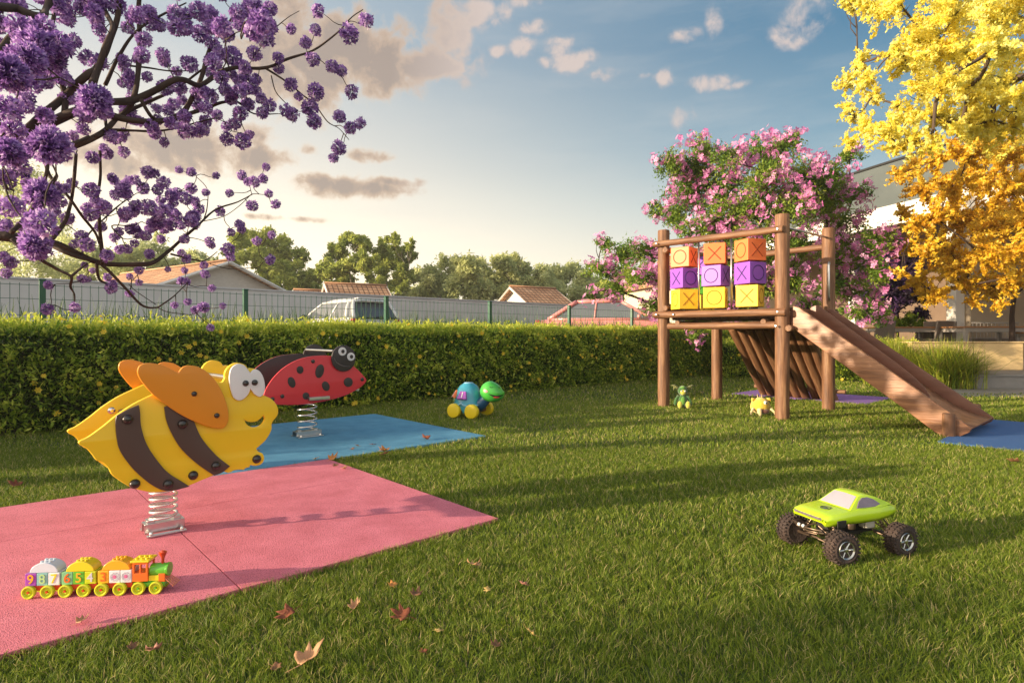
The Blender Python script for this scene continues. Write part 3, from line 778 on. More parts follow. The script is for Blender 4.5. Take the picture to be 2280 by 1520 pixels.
wood_t = material('oiled_table_wood', (.30, .13, .045), .45, (.44, .21, .08), 3, attr=None, stretch=(1, 14, 14))
grey_w = material('grey_woven', (.17, .14, .115), .8, (.25, .21, .18), 40, bump=.5, bscale=90)
leg_m = material('painted_leg', (.36, .33, .30), .6)
def table(label, loc, rz, L=1.6, D=.85, H=.75):
    t = thing('dining_table', label, 'table', loc, rz, 'dining tables on the terrace')
    k = MB(); n = 7
    for i in range(n): k.box((0, -D/2+D*(i+.5)/n, H-.02), (L, D/n-.008, .035))
    k.build('table_top', wood_t, t, bevel=.004)
    k = MB(); k.box((0, -D/2+.05, H-.085), (L-.16, .03, .09)); k.box((0, D/2-.05, H-.085), (L-.16, .03, .09)); k.box((-L/2+.06, 0, H-.085), (.03, D-.13, .09)); k.box((L/2-.06, 0, H-.085), (.03, D-.13, .09))
    k.build('apron', leg_m, t, bevel=.003)
    for sx in (-1, 1):
        for sy in (-1, 1):
            k = MB(); k.box((sx*(L/2-.05), sy*(D/2-.05), (H-.04)/2), (.075, .075, H-.045)); k.build('leg', leg_m, t, bevel=.005)
    return t
def chair(label, loc, rz, arms=True, back='woven', w=.56):
    t = thing('dining_chair', label, 'chair', loc, rz, 'dining chairs on the terrace')
    k = MB(); k.box((0, 0, .43), (w, .52, .06)); k.build('seat', grey_w, t, bevel=.015)
    k = MB()
    if back == 'woven': k.box((0, .25, .66), (w, .045, .46), Matrix.Rotation(R(-9), 3, 'X'))
    else:
        for i in range(13): k.box((-w/2+.03+(w-.06)*i/12, .25, .64), (.016, .016, .40))
        k.box((0, .25, .85), (w, .03, .035)); k.box((0, .25, .47), (w, .03, .03))
    k.build('backrest', grey_w if back == 'woven' else leg_m, t, bevel=.008)
    for sx in (-1, 1):
        for y in (-.22, .22):
            k = MB(); k.box((sx*(w/2-.025), y, .20), (.045, .045, .41)); k.build('leg', leg_m, t, bevel=.004)
        if arms:
            k = MB(); k.box((sx*(w/2-.01), 0, .64), (.05, .50, .03)); k.box((sx*(w/2-.01), -.23, .54), (.045, .045, .19)); k.build('armrest', grey_w, t, bevel=.006)
    return t
dz = .445
table('long wooden table with pale legs behind the cream planter wall', (11.05, 13.95, dz), R(1), 1.55, .9)
table('dining table to the left half hidden between two woven chairs', (9.75, 14.75, dz), R(4), 1.5, .85)
table('dining table at the right edge of the picture under the yellow blossom', (12.3, 13.3, dz - .18), R(0), 1.4, .9, .80)
chair('woven armchair seen from behind at the far left of the terrace tables', (8.75, 14.3, dz), R(195))
chair('dark woven chair left of the long wooden table', (10.35, 14.6, dz), R(200))
chair('low dark woven chair just behind the long wooden table', (10.85, 15.2, dz), R(160), w=.7)
chair('wide slatted bench chair behind the right end of the long wooden table', (12.0, 15.0, dz), R(178), False, 'slats', 1.15)
chair('woven chair beside the right edge of the picture on the lower terrace', (12.75, 14.0, dz - .18), R(90), True)

# ornamental grass clumps
og = material('fountain_grass', (.06, .12, .015), .5, [(.22, .32, .03), (.48, .52, .05), (.42, .26, .12)], attr='rnd', trans=.4)
for i, (x, y, s, lb) in enumerate(((7.50, 11.8, 1.05, 'bright green fountain grass clump to the left beside the slide and the low hedge'), (8.12, 11.15, 1.0, 'dark green fountain grass clump spilling over the end of the grey terrace step'), (7.95, 12.35, .85, 'smaller grass clump at the back between the two big fountain grass clumps'))):
    me = tufts('fountain_grass', '', '', [(0, 0, 0)], 3600, .93 * s, og, 60 + i, .17, lean=1.35, wid=.0055)
    o = link_mesh('fountain_grass', me, og); o.location = (x, y, 0)
    tag(o, lb, 'ornamental grass', 'fountain grass clumps by the terrace')
# ================================================================== play tower
def log_wood(name, a, b, c):
    m = material(name, a, .62, [b, c], 1, attr='grain', detail=8, contrast=1.0, bump=.8, bscale=1.0, stretch=(28, 28, 2.6))
    return m
logm = log_wood('log_wood', (.055, .022, .011), (.175, .080, .037), (.37, .21, .105))
slidem = material('slide_board_wood', (.12, .046, .022), .42, [(.26, .115, .055), (.41, .205, .10)], 1, stretch=(9, 2.0, 22), detail=8, bump=.25, bscale=3, contrast=1.3)
chutem = material('slide_chute_wood', (.095, .036, .021), .42, [(.16, .062, .036), (.22, .095, .056)], 1, stretch=(22, 2.0, 9), detail=8, bump=.2, bscale=3)
plank = material('platform_plank', (.05, .028, .018), .7, (.10, .055, .035), 1, stretch=(3, 30, 3))
steel = material('brushed_steel', (.62, .61, .60), .28, metal=1.0)
dark_g = material('groove_dark_orange', (.40, .075, .01), .7)
T0 = P(7.77, 3.87)
tower = thing('play_tower', 'wooden log play tower with slide, stacked noughts and crosses cubes and sloping log wall', 'play tower', T0, TH)
def T(u, v, z): return Vector((u - 7.77, v - 3.87, z))
POST = [(7.12, 4.71, 2.45), (7.04, 3.04, 2.41), (8.50, 4.67, 2.42), (8.40, 3.02, 2.41)]
for i, (u, v, h) in enumerate(POST):
    k = MB(); k.log(T(u, v, -.1), T(u, v, h), .080, 28, 26, seed=i + 1, wob=.03); k.build('post', logm, tower, smooth='auto')
def rail(name, a, b, r=.042, seed=0):
    k = MB(); k.log(a, b, r, 20, 16, seed=seed, wob=.08, ends=.86); return k.build(name, logm, tower, smooth='auto')
rail('top_rail', T(7.02, 4.80, 2.25), T(6.955, 2.985, 2.225), .042, 11)
rail('lower_rail', T(7.02, 4.80, 1.275), T(6.955, 2.955, 1.262), .046, 12)
rail('top_rail', T(8.58, 4.78, 2.17), T(8.50, 2.94, 2.18), .042, 13)
rail('lower_rail', T(8.58, 4.78, 1.275), T(8.50, 2.94, 1.275), .044, 14)
rail('top_rail', T(6.98, 4.60, 2.155), T(8.60, 4.58, 2.16), .042, 15)
rail('lower_rail', T(6.98, 4.60, 1.36), T(8.60, 4.58, 1.36), .042, 16)
rail('floor_beam', T(7.13, 4.64, 1.117), T(7.05, 3.11, 1.115), .045, 17)
rail('floor_beam', T(8.50, 4.60, 1.117), T(8.41, 3.09, 1.115), .045, 18)
rail('floor_beam', T(7.08, 4.47, 1.155), T(8.50, 4.47, 1.155), .036, 19)
rail('floor_beam', T(7.02, 3.26, 1.155), T(8.45, 3.26, 1.155), .036, 20)
rail('cross_beam', T(6.98, 2.945, 1.075), T(8.52, 2.94, 1.075), .038, 21)
k = MB()
for i in range(12):
    v = 3.14 + 1.46 * (i + .5) / 12; k.box(T(7.80, v, 1.215), (1.30, 1.46 / 12 - .008, .032))
k.build('platform', plank, tower, bevel=.004)
# steel bar and grab handles
k = MB(); k.tube([T(7.05, 3.03, 2.27), T(8.40, 3.02, 2.28)], .014, 14); k.build('steel_bar', steel, tower, smooth=True)
for (u, v) in ((8.335, 2.985),):
    k = MB(); k.tube([T(u, v, 1.93), T(u - .055, v - .015, 1.945), T(u - .078, v - .02, 1.90), T(u - .078, v - .02, 1.50), T(u - .055, v - .015, 1.455), T(u, v, 1.47)], .014, 12)
    k.build('grab_handle', steel, tower, smooth=True)
for (u, v, z) in ((6.955, 3.04, 2.226), (6.975, 4.71, 2.248), (6.955, 3.04, 1.264), (6.975, 4.71, 1.274), (6.955, 3.06, 1.10), (6.99, 3.30, 1.262), (6.99, 4.45, 1.272)):
    k = MB(); k.lathe([(.014, -.01), (.014, .004), (.009, .009), (.0005, .010)], T(u - .042, v, z), R3((0, 1, 0), (0, 0, 1), (-1, 0, 0)), 8); k.build('bolt', steel, tower, smooth='auto')
# climbing wall of sloping logs
for i in range(9):
    v = 3.36 + 1.08 * i / 8; 
    k = MB(); k.log(T(8.50 + .01 * (i % 2), v - .02, 1.10), T(9.62 + .02 * ((i * 7) % 3), v + .01, .0), .060 + .004 * ((i * 5) % 3), 18, 14, seed=30 + i, wob=.09)
    k.build('sloping_log', logm, tower, smooth='auto')
k = MB(); k.log(T(9.50, 3.18, .16), T(9.50, 4.55, .16), .03, 14, 8, seed=50); k.build('brace_log', logm, tower, smooth='auto')

# slide
slide_o = MB()
prof = [(2.93, 1.075), (2.93, 1.335), (2.86, 1.315), (1.41, .225), (1.255, .105), (1.275, .065), (1.36, .010), (1.47, -.01), (1.56, .04), (1.795, .225)]
def vz_panel(name, pts, u, th, m, parent, bevel=.006):
    # panel in the plane u = const: local x = v, y = z
    return panel(name, [pts], th, bevel, m, parent, M4((0, 1, 0), (0, 0, 1), (1, 0, 0), T(u, 0, 0)), smooth_pts=False)
slide = vz_panel('slide', [(a, b) for a, b in prof], 7.09, .045, slidem, tower)
# re-use prof for the far board
vz_panel('side_board', [(a, b) for a, b in prof], 8.14, .045, chutem, slide)
dv = [(2.95, 1.16)] + [(2.95 - .10 + .10 * math.cos(a), 1.30 + .06 * math.sin(a)) for a in np.linspace(0, math.pi / 2, 6)] + \
     [(2.80, 1.315), (2.0, .665), (1.86, .54), (1.76, .43), (1.71, .33), (1.70, .20), (1.80, .25)]
vz_panel('divider', dv, 7.61, .022, chutem, slide, .004)
fl = [(2.98, 1.20), (2.90, 1.17), (2.80, 1.10), (1.95, .455), (1.72, .29), (1.58, .20), (1.46, .145), (1.36, .115), (1.27, .095)]
k = MB(); vs = []
for (v, z) in fl:
    for u in (7.105, 7.36, 7.61, 7.87, 8.125):
        vs.append(T(u, v, z - .02 * math.sin(math.pi * ((u - 7.105) / .51 % 1.0)) * 0))
n = 5
fs = [(i * n + j, i * n + j + 1, (i + 1) * n + j + 1, (i + 1) * n + j) for i in range(len(fl) - 1) for j in range(n - 1)]
k.add(vs, fs); o = k.build('chute', slidem, slide, smooth=True); s_ = o.modifiers.new('s', 'SOLIDIFY'); s_.thickness = .02; s_.offset = 0
for u in (7.03, 8.20):
    k = MB(); k.log(T(u, 1.43, -.05), T(u, 1.43, .235), .055, 18, 5, seed=60 + int(u)); k.build('foot_post', logm, slide, smooth='auto')
k = MB(); k.box(T(7.62, 2.955, 1.20), (1.06, .03, .22)); k.build('entry_plank', chutem, slide, bevel=.004)

# noughts and crosses cubes
cube_cols = {'orange': ((.84, .19, .05), (.30, .045, .005)), 'purple': ((.26, .075, .50), (.05, .012, .13)), 'yellow': ((.86, .54, .035), (.36, .17, .01)), 'green': ((.10, .42, .04), (.03, .2, .01))}
cube_m = {c: (material('cube_' + c, a, .5, tuple(x * 1.08 for x in a), 3, bump=.08, bscale=80), material('groove_' + c, b, .7)) for c, (a, b) in cube_cols.items()}
def cube(center, ang, colour, first, s=.262):
    """ang: direction of one face's normal (in tower space)"""
    k = MB(); rot = Matrix.Rotation(ang, 3, 'Z'); k.box(center, (s, s, s), rot)
    c = k.build('cube', cube_m[colour][0], tower, bevel=.007, seg=3)
    for i in range(4):
        a = ang + i * math.pi / 2; nrm = Vector((math.cos(a), math.sin(a), 0)); sx = Vector((-nrm.y, nrm.x, 0)); f = Vector(center) + nrm * (s / 2 + .0008)
        mark = first if i % 2 == 0 else ('X' if first == 'O' else 'O')
        q = MB(); Rm = R3(sx, Vector((0, 0, 1)), nrm)
        if mark == 'O': q.ring(f, s * .335, .0056, Rm, 40, 6); q.build('ring', cube_m[colour][1], c, smooth=True)
        else:
            for sg in (-1, 1): q.box(f, (s * .86, .0135, .006), Rm @ Matrix.Rotation(sg * R(47), 3, 'Z'))
            q.build('cross', cube_m[colour][1], c, bevel=.002)
    k = MB(); k.tube([Vector(center) - Vector((0, 0, s / 2 + .006)), Vector(center) - Vector((0, 0, s / 2 - .001))], .02, 12); k.build('spacer', steel, c)
    return c
cols = [(7.05, 4.345, ((110, 53, 'O'), (77, 95, 'X'), (54, 113, 'O'))), (7.05, 3.89, ((133, 15, 'X'), (122, 58, 'O'), (142, 22, 'O'))), (7.05, 3.435, ((84, 110, 'O'), (97, 100, 'X'), (133, 40, 'X')))]
for ci_, (u, v, faces) in enumerate(cols):
    for li, (wl, wr, mark) in enumerate(faces):
        w = P(u, v); ray = Vector((w.x, w.y, 0)).normalized(); a = math.atan2(wr, wl)
        back = -ray; right = Vector((ray.y, -ray.x, 0))
        nl = back * math.cos(a) - right * math.sin(a)            # normal of the left-hand visible face
        ang = math.atan2(nl.y, nl.x) - TH
        cube(T(u, v, 2.027 - .279 * li), ang, ('orange', 'purple', 'yellow')[li], mark)
for li, colr in enumerate(('purple', 'green', 'yellow')):
    cube(T(7.93, 4.60, 2.00 - .279 * li), R(15 + 28 * li), colr, 'X')
for v in (4.115, 3.665, 3.43, 3.89, 4.345):
    thin = v in (3.43, 3.89, 4.345)
    k = MB(); k.tube([T(7.05 - (0 if thin else .02), v, 1.27), T(7.045 - (0 if thin else .02), v, 2.24)], .009 if thin else .012, 10); k.build('steel_rod', steel, tower, smooth=True)
k = MB(); k.tube([T(7.93, 4.60, 1.36), T(7.93, 4.60, 2.16)], .009, 10); k.build('steel_rod', steel, tower, smooth=True)

# ================================================================== spring riders
def hdpe(name, c, c2=None): return material(name, c, .36, tuple(min(1, x * 1.06) for x in c), 5, spec=.45, bump=.04, bscale=220)
bee_y = hdpe('bee_yellow', (.86, .57, .02)); bee_o = hdpe('bee_orange', (.74, .27, .02)); bee_b = hdpe('bee_brown', (.085, .05, .042)); bee_w = hdpe('bee_white', (.76, .74, .74))
capm = material('bolt_cap', (.018, .014, .012), .3, coat=.5)
silver = material('polished_bolt', (.75, .72, .68), .18, metal=1)
spr_m = material('spring_steel', (.80, .78, .76), .25, metal=.85)
def zc(z, ox, oy, s): return (z[0] / s + ox, z[1] / s + oy) + tuple(z[2:])
def rider(label, base, u0, v0, view):
    t = thing('spring_rider', label, 'spring rider', P(u0, v0, .02), TH, 'spring riders')
    return t
class Rider:
    def __init__(s, root, u0, v0, ox, oy, sc): s.t = root; s.u0 = u0; s.v0 = v0; s.ox = ox; s.oy = oy; s.sc = sc
    def uz(s, p, v): q = zc(p, s.ox, s.oy, s.sc); u, z = onv(q[0], q[1], v); return (u - s.u0, z - .02)
    def loop(s, pts, v): return [s.uz(p, v) + tuple(p[2:]) for p in pts]
    def sheet(s, name, loops, v_trace, v, th, m, bevel=.004, parent=None):
        return panel(name, [s.loop(l, v_trace) for l in loops], th, bevel, m, parent or s.t, M4((1, 0, 0), (0, 0, 1), (0, -1, 0), (0, v - s.v0, 0)))
    def cap(s, p, v_trace, v, r, m, side=-1, parent=None, name='bolt_cap', flat=.55):
        x, z = s.uz(p, v_trace); rot = R3((1, 0, 0), (0, 0, -side), (0, side, 0))
        k = MB(); k.lathe([(r, -.002), (r, .003), (r * .88, r * flat * .55), (r * .6, r * flat * .88), (r * .25, r * flat), (.0005, r * flat * 1.02)], (x, v - s.v0, z), rot, 20)
        return k.build(name, m, parent or s.t, smooth=True)
    def bar(s, p, v_trace, va, vb, r, m, name):
        x, z = s.uz(p, v_trace); k = MB(); k.tube([(x, va - s.v0, z), (x, vb - s.v0, z)], r, 16); return k.build(name, m, s.t, smooth='auto')
def spring(root, R0, z0, z1, turns, wire, center=(0, 0)):
    k = MB(); n = int(turns * 28); pts = []; 
    for i in range(n + 1):
        a = 2 * math.pi * turns * i / n; pts.append((center[0] + R0 * math.cos(a), center[1] + R0 * math.sin(a), z0 + (z1 - z0) * i / n))
    k.tube(pts, wire, 10); return k.build('spring', spr_m, root, smooth=True)
# ---- bee
v1, v2 = 3.19, 3.60
bee_t = thing('spring_rider', 'big yellow and brown striped bee spring rider with orange wings', 'spring rider', P(.705, 3.37, .022), TH, 'spring riders')
B = Rider(bee_t, .705, 3.37, 100, 760, 3.166)
body = [(238, 705), (300, 674), (400, 603), (500, 522), (620, 442), (750, 378), (900, 312), (1050, 290), (1180, 285), (1240, 290), (1262, 262, 1), (1266, 215), (1300, 172), (1350, 152), (1405, 165), (1428, 195, 1), (1450, 190), (1490, 200), (1520, 225), (1540, 280), (1545, 340), (1532, 378, 1), (1600, 412), (1638, 470), (1635, 520), (1598, 572), (1592, 625), (1556, 690), (1510, 735), (1488, 757), (1500, 775), (1532, 792), (1541, 830), (1520, 865), (1480, 876), (1445, 872), (1440, 885, 1), (1410, 893), (1400, 905, 1), (1360, 903), (1325, 910, 1), (1290, 925), (1240, 915), (1180, 945), (1100, 978), (1010, 1015), (900, 1045), (780, 1063), (680, 1050), (600, 1025), (530, 985), (470, 940), (445, 895), (400, 852), (360, 838), (330, 800), (290, 755), (243, 728)]
mouth = [(1400, 552, 1), (1430, 567), (1480, 566), (1515, 545), (1537, 522, 1), (1545, 550), (1522, 588), (1475, 606), (1425, 590)]
wing = [(640, 205), (655, 172), (700, 154), (760, 155), (830, 175), (890, 205), (925, 222, 1), (955, 182), (1005, 169), (1080, 185), (1160, 245), (1220, 330), (1262, 430), (1277, 510), (1270, 570), (1240, 606), (1180, 606), (1080, 577), (960, 522), (840, 445), (740, 365), (672, 285), (645, 240)]
st1 = [(655, 447, 1), (580, 478), (498, 522, 1), (490, 570), (500, 680), (520, 760), (570, 840), (640, 920), (740, 1003), (830, 1046), (900, 1046), (1013, 1018, 1), (960, 985), (860, 920), (780, 830), (710, 720), (672, 600), (664, 500)]
st2 = [(833, 462, 1), (850, 560), (890, 655), (950, 750), (1030, 830), (1110, 892), (1185, 942, 1), (1240, 920), (1295, 876, 1), (1210, 810), (1135, 730), (1085, 660), (1045, 570), (1000, 480), (930, 420, 1)]
eyes = [(1288, 245), (1303, 190), (1345, 160), (1390, 168), (1420, 200), (1437, 222, 1), (1462, 200), (1495, 205), (1525, 245), (1540, 310), (1533, 365), (1505, 390), (1470, 375), (1450, 350), (1438, 334, 1), (1420, 375), (1385, 408), (1350, 415), (1320, 395), (1302, 350), (1290, 295)]
for (va, sd) in ((v1, -1), (v2, 1)):
    pl = B.sheet('side_panel', [body, mouth], v1, va, .024, bee_y, .005)
    pl['label'] = 'near yellow side panel' if sd < 0 else 'far yellow side panel'
    wv = va + sd * .034
    B.sheet('stripe', [st1], v1, va + sd * .019, .012, bee_b, .003); B.sheet('stripe', [st2], v1, va + sd * .019, .012, bee_b, .003)
    wg_ = B.sheet('wing', [wing], v1, wv, .018, bee_o, .005)
    B.sheet('eye_panel', [eyes], v1, va + sd * .020, .014, bee_w, .004)
    for p in ((1402, 295), (1466, 290)): B.cap(p, v1, va + sd * .027, .0155, capm, sd, name='pupil', flat=1.0)
    for p in ((575, 547), (960, 580), (860, 1000), (1195, 872)): B.cap(p, v1, va + sd * .025, .0225, capm, sd, flat=.9)
    for p in ((630, 1002), (1040, 942), (1487, 828)): B.cap(p, v1, va + sd * .012, .0225, capm, sd, flat=.9)
    for p in ((1035, 367), (1193, 518)): B.cap(p, v1, wv + sd * .009, .0125, capm, sd, flat=.9)
    for p in ((575, 547),): B.cap(p, v1, va - sd * .012, .018, silver, -sd, name='steel_bolt', flat=.6)
B.bar((1300, 262), v1, v1 + .012, v2 - .012, .013, steel, 'handlebar')
B.bar((1487, 828), v1, v1 + .012, v2 - .012, .014, steel, 'foot_bar')
B.bar((630, 1002), v1, v1 + .012, v2 - .012, .010, steel, 'tie_rod')
k = MB(); x, z = B.uz((850, 480), v1); k.box((x, (v1 + v2) / 2 - 3.37, z - .02), (.26, v2 - v1 - .03, .02), Matrix.Rotation(R(-8), 3, 'Y')); k.build('seat', bee_b, bee_t, bevel=.006)
x, z = B.uz((850, 1030), v1)
k = MB(); k.box((0, (v1 + v2) / 2 - 3.37, z + .005), (.17, v2 - v1 - .03, .025)); k.build('spring_bracket', steel, bee_t, bevel=.003)
spring(bee_t, .058, .055, z - .005, 6.2, .0072)
def base_plate(root, w, d, z=.0):
    k = MB(); k.box((0, 0, z + .052), (w, d, .006)); k.box((0, -d / 2 + .003, z + .03), (w, .005, .045)); k.box((0, d / 2 - .003, z + .03), (w, .005, .045))
    bp = k.build('base_plate', steel, root, bevel=.0015)
    k = MB(); k.box((.0, -d / 2 - .035, z + .006), (w * .98, .03, .008)); k.box((.0, d / 2 + .035, z + .006), (w * .98, .03, .008)); k.build('ground_strap', steel, root, bevel=.0015)
    for sx in (-1, 1):
        for sy in (-1, 1):
            k = MB(); k.lathe([(.009, 0), (.009, .010), (.006, .015), (.0005, .016)], (sx * w * .38, sy * (d / 2 + .035), z + .01), None, 10); k.build('anchor_bolt', silver, root, smooth='auto')
            if sy < 0: k = MB(); k.box((sx * w * .33, 0, z + .062), (.035, .05, .016)); k.build('spring_clamp', steel, root, bevel=.003)
base_plate(bee_t, .175, .075)

# ---- ladybird
w1, w2 = 5.37, 5.97
lb_t = thing('spring_rider', 'red and black spotted ladybird spring rider on the light blue mat', 'spring rider', P(2.40, 5.60, .02), TH, 'spring riders')
Lb = Rider(lb_t, 2.40, 5.60, 560, 740, 5.847)
lb_r = hdpe('ladybird_red', (.60, .035, .045)); lb_k = hdpe('ladybird_black', (.034, .028, .028)); lb_w = hdpe('ladybird_white', (.66, .66, .66))
shell = [(150, 832, 1), (180, 745), (235, 650), (310, 555), (420, 455), (560, 372), (700, 324), (850, 303), (1000, 300), (1120, 325), (1230, 370), (1330, 440), (1430, 535), (1490, 612), (1465, 668), (1380, 735), (1250, 803), (1100, 855), (950, 892), (800, 920), (600, 940), (430, 942), (310, 932), (215, 882)]
def ell(cx, cy, a, b, rot=0, n=20):
    c, s = math.cos(R(rot)), math.sin(R(rot))
    return [(cx + a * math.cos(t) * c - b * math.sin(t) * s, cy + a * math.cos(t) * s + b * math.sin(t) * c) for t in np.linspace(0, 2 * math.pi, n, endpoint=False)]
head = ell(1180, 335, 155, 170, 0, 24)
for (va, sd, m) in ((w1, -1, lb_r), (w2, 1, lb_r)):
    inner = Lb.sheet('back_panel', [shell], w1, va, .018, lb_k if sd > 0 else lb_r, .004)
    if sd > 0: Lb.sheet('outer_panel', [shell], w1, va + .016, .012, lb_r, .003)
    sv_ = va + sd * .012 + (0 if sd < 0 else .014)
    for (cx, cy, a, b, rt) in ((625, 485, 44, 50, 0), (880, 502, 54, 90, 14), (515, 647, 47, 72, -20), (960, 697, 48, 65, -20), (1252, 645, 58, 61, 0), (702, 824, 44, 46, 0)):
        Lb.sheet('spot', [ell(cx, cy, a, b, rt)], w1, sv_, .006, lb_k, .002)
    for p in ((395, 828), (795, 375), (1435, 610), (268, 865)): Lb.cap(p, w1, sv_ - sd * .002, .018, capm, sd, flat=.45)
    hv = va + sd * .024 + (0 if sd < 0 else .012)
    hd_ = Lb.sheet('head', [head], w1, hv, .022, lb_k, .005)
    for (cx, cy, r_) in ((1160, 245, 52), (1272, 313, 50)):
        e = Lb.sheet('eye', [ell(cx, cy, r_, r_ * 1.06)], w1, hv + sd * .013, .006, lb_w, .002)
        Lb.sheet('pupil', [ell(cx + 4, cy, 21, 24)], w1, hv + sd * .018, .005, lb_k, .002)
    arc = [(1058, 330), (1068, 362), (1090, 392), (1130, 418), (1185, 438), (1262, 441)]
    k = MB(); k.tube([(Lb.uz(p, w1)[0], hv + sd * .0115 - 5.60, Lb.uz(p, w1)[1]) for p in arc], [.002, .003, .0035, .004, .004, .003], 6)
    k.build('mouth', material('mouth_line', (.16, .13, .12), .4), lb_t, smooth=True)
Lb.bar((1060, 243), w1, w1 - .01, w2 + .01, .0135, steel, 'handlebar')
fr = [(1270, 770), (1330, 745), (1400, 742), (1440, 790), (1435, 830), (1400, 852), (1350, 838), (1300, 812)]
Lb.sheet('foot_rest', [ell(1390, 745, 80, 62)], w1, w2 - .06, .02, lb_k, .004); Lb.bar((1390, 745), w1, w1, w2, .012, steel, 'foot_bar')
k = MB(); x, z = Lb.uz((700, 720), w1); k.box((x, (w1 + w2) / 2 - 5.60, z), (.30, w2 - w1 - .03, .02)); k.build('seat', lb_k, lb_t, bevel=.006)
x, z = Lb.uz((700, 925), w1)
k = MB(); k.box((0, 0, z + .045), (.20, w2 - w1 - .03, .03)); k.build('spring_bracket', steel, lb_t, bevel=.003)
spring(lb_t, .088, .06, z + .028, 5.4, .0075)
base_plate(lb_t, .25, .10, .0)

# ================================================================== toy train
def plastic(name, c, r=.28): return material(name, c, r, coat=.25, spec=.5)
p_or = plastic('toy_orange', (.80, .16, .02)); p_ye = plastic('toy_yellow', (.82, .62, .02)); p_gr = plastic('toy_green', (.12, .45, .03)); p_rd = plastic('toy_red', (.62, .06, .015))
p_li = plastic('toy_lime', (.55, .62, .02)); p_wh = plastic('toy_white', (.74, .74, .76)); p_te = plastic('toy_teal', (.24, .48, .46)); p_pu = plastic('toy_purple', (.34, .07, .42)); p_gb = plastic('toy_grey_blue', (.60, .66, .74)); p_am = plastic('toy_amber', (.86, .42, .02)); p_mint = plastic('toy_mint', (.20, .50, .24)); p_pg = plastic('toy_pale_green', (.42, .66, .28)); p_sv = plastic('toy_silver', (.60, .60, .64)); p_pk = plastic('toy_pink', (.62, .16, .32))
tr0 = ground(61.6, 1333, .022); tr1 = ground(342, 1322, .022)
tdir = (tr1 - tr0).normalized(); trz = math.atan2(tdir.y, tdir.x)
train = thing('toy_train', 'bright plastic number train of a locomotive and three wagons on the pink mat', 'toy train', tr0 - tdir * .014 + Vector((-tdir.y, tdir.x, 0)) * .034, trz); train.scale = (.918,) * 3
D_ = .062     # depth of the train
def wheel(x, y, parent, sd, hub):
    r = .0255; rot = R3((1, 0, 0), (0, 0, -sd), (0, sd, 0))
    k = MB(); k.lathe([(.004, .004), (.008, .008), (.010, .003), (.016, .002), (.018, .007), (.021, .010), (r, .009), (r + .001, .004), (r - .001, -.006), (.004, -.006)], (x, y, r + .0005), rot, 28)
    w = k.build('wheel', p_li if hub != 'g' else p_li, parent, smooth='auto')
    k = MB(); k.lathe([(.0042, 0), (.0042, .0095), (.0005, .0098)], (x, y, r + .0005), rot, 10); k.build('axle_pin', p_gr if hub == 'g' else p_rd, w)
def wagon(x0, blocks, dome):
    L = .132; k = MB(); k.box((x0 + L / 2, 0, .038), (L, D_ * .82, .022)); w = k.build('wagon', p_rd, train, bevel=.002)
    k = MB(); k.box((x0 + L + .004, 0, .034), (.014, .014, .006)); k.lathe([(.006, .034), (.006, .046), (.004, .049)], (x0 + L + .006, 0, 0), None, 10); k.build('coupling', p_rd, w)
    bw = L / 3
    for i, (cm_, ch, tm) in enumerate(blocks):
        cx = x0 + bw * (i + .5)
        k = MB(); k.box((cx, 0, .0745), (bw - .0008, D_, .051)); b = k.build('number_block', cm_, w, bevel=.003, seg=3)
        M = M4((1, 0, 0), (0, 0, 1), (0, -1, 0), (cx, -D_ / 2 - .0008, .0745))
        if ch: text_mesh('numeral', ch, .052, .0012, tm, b, M)
        else:
            k = MB(); 
            for (rr, th_) in ((.0165, .0012), (.011, .001)): k.ring((cx, -D_ / 2 - .0003, .0745), rr, th_, R3((1, 0, 0), (0, 0, 1), (0, -1, 0)), 28, 6)
            for a in range(10):
                an = a * math.pi / 5; k.tube([(cx + .012 * math.cos(an), -D_ / 2 - .0005, .0745 + .012 * math.sin(an)), (cx + .019 * math.cos(an), -D_ / 2 - .0005, .0745 + .019 * math.sin(an))], .0011, 5)
            k.build('rosette', p_sv, b)
            k = MB(); k.lathe([(.008, 0), (.007, .0014), (.0005, .0018)], (cx, -D_ / 2, .0745), R3((1, 0, 0), (0, 0, 1), (0, -1, 0)), 9); k.build('rosette_heart', p_pk, b)
    if dome:
        pts = [(-.054, 0)] + [(-.054 * math.cos(a), .040 * math.sin(a)) for a in np.linspace(.12, math.pi - .12, 16)] + [(.054, 0)]
        k = MB(); k.prism([(x0 + L / 2 + .004 + a, .1005 + b) for a, b in pts], D_ * .94, M4((1, 0, 0), (0, 0, 1), (0, -1, 0))); dm = k.build('arched_top', dome, w, bevel=.0025)
        for sx in (-.016, 0, .016):
            for sy in (-.013, .013):
                k = MB(); k.lathe([(.0055, 0), (.0055, .0055), (.005, .006)], (x0 + L / 2 + .004 + sx, sy, .138), None, 14); k.build('stud', dome, dm, smooth='auto')
    for x in (.018, .0885):
        for sd in (-1, 1): wheel(x0 + x, sd * (D_ / 2 + .001), w, sd, 'r')
wagon(0.0, ((p_pu, '9', p_am), (p_te, '8', p_pg), (p_wh, '7', p_ye)), p_gb)
wagon(.1385, ((p_mint, '6', p_or), (p_gr, '5', p_am), (p_li, '4', p_sv)), p_ye)
wagon(.277, ((p_am, '3', p_or), (p_wh, '', None), (p_wh, '', None)), p_am)
x0 = .412
k = MB(); k.box((x0 + .062, 0, .036), (.124, D_ * .86, .018)); k.box((x0 + .062, 0, .048), (.122, D_ * .7, .006)); loco = k.build('locomotive', p_gr, train, bevel=.002)
k = MB()
k.box((x0 + .03, 0, .068), (.060, D_, .034)); k.box((x0 + .03, 0, .125), (.060, D_, .008))
for sx in (-1, 1):
    for sy in (-1, 1): k.box((x0 + .03 + sx * .026, sy * (D_ / 2 - .004), .103), (.008, .008, .037))
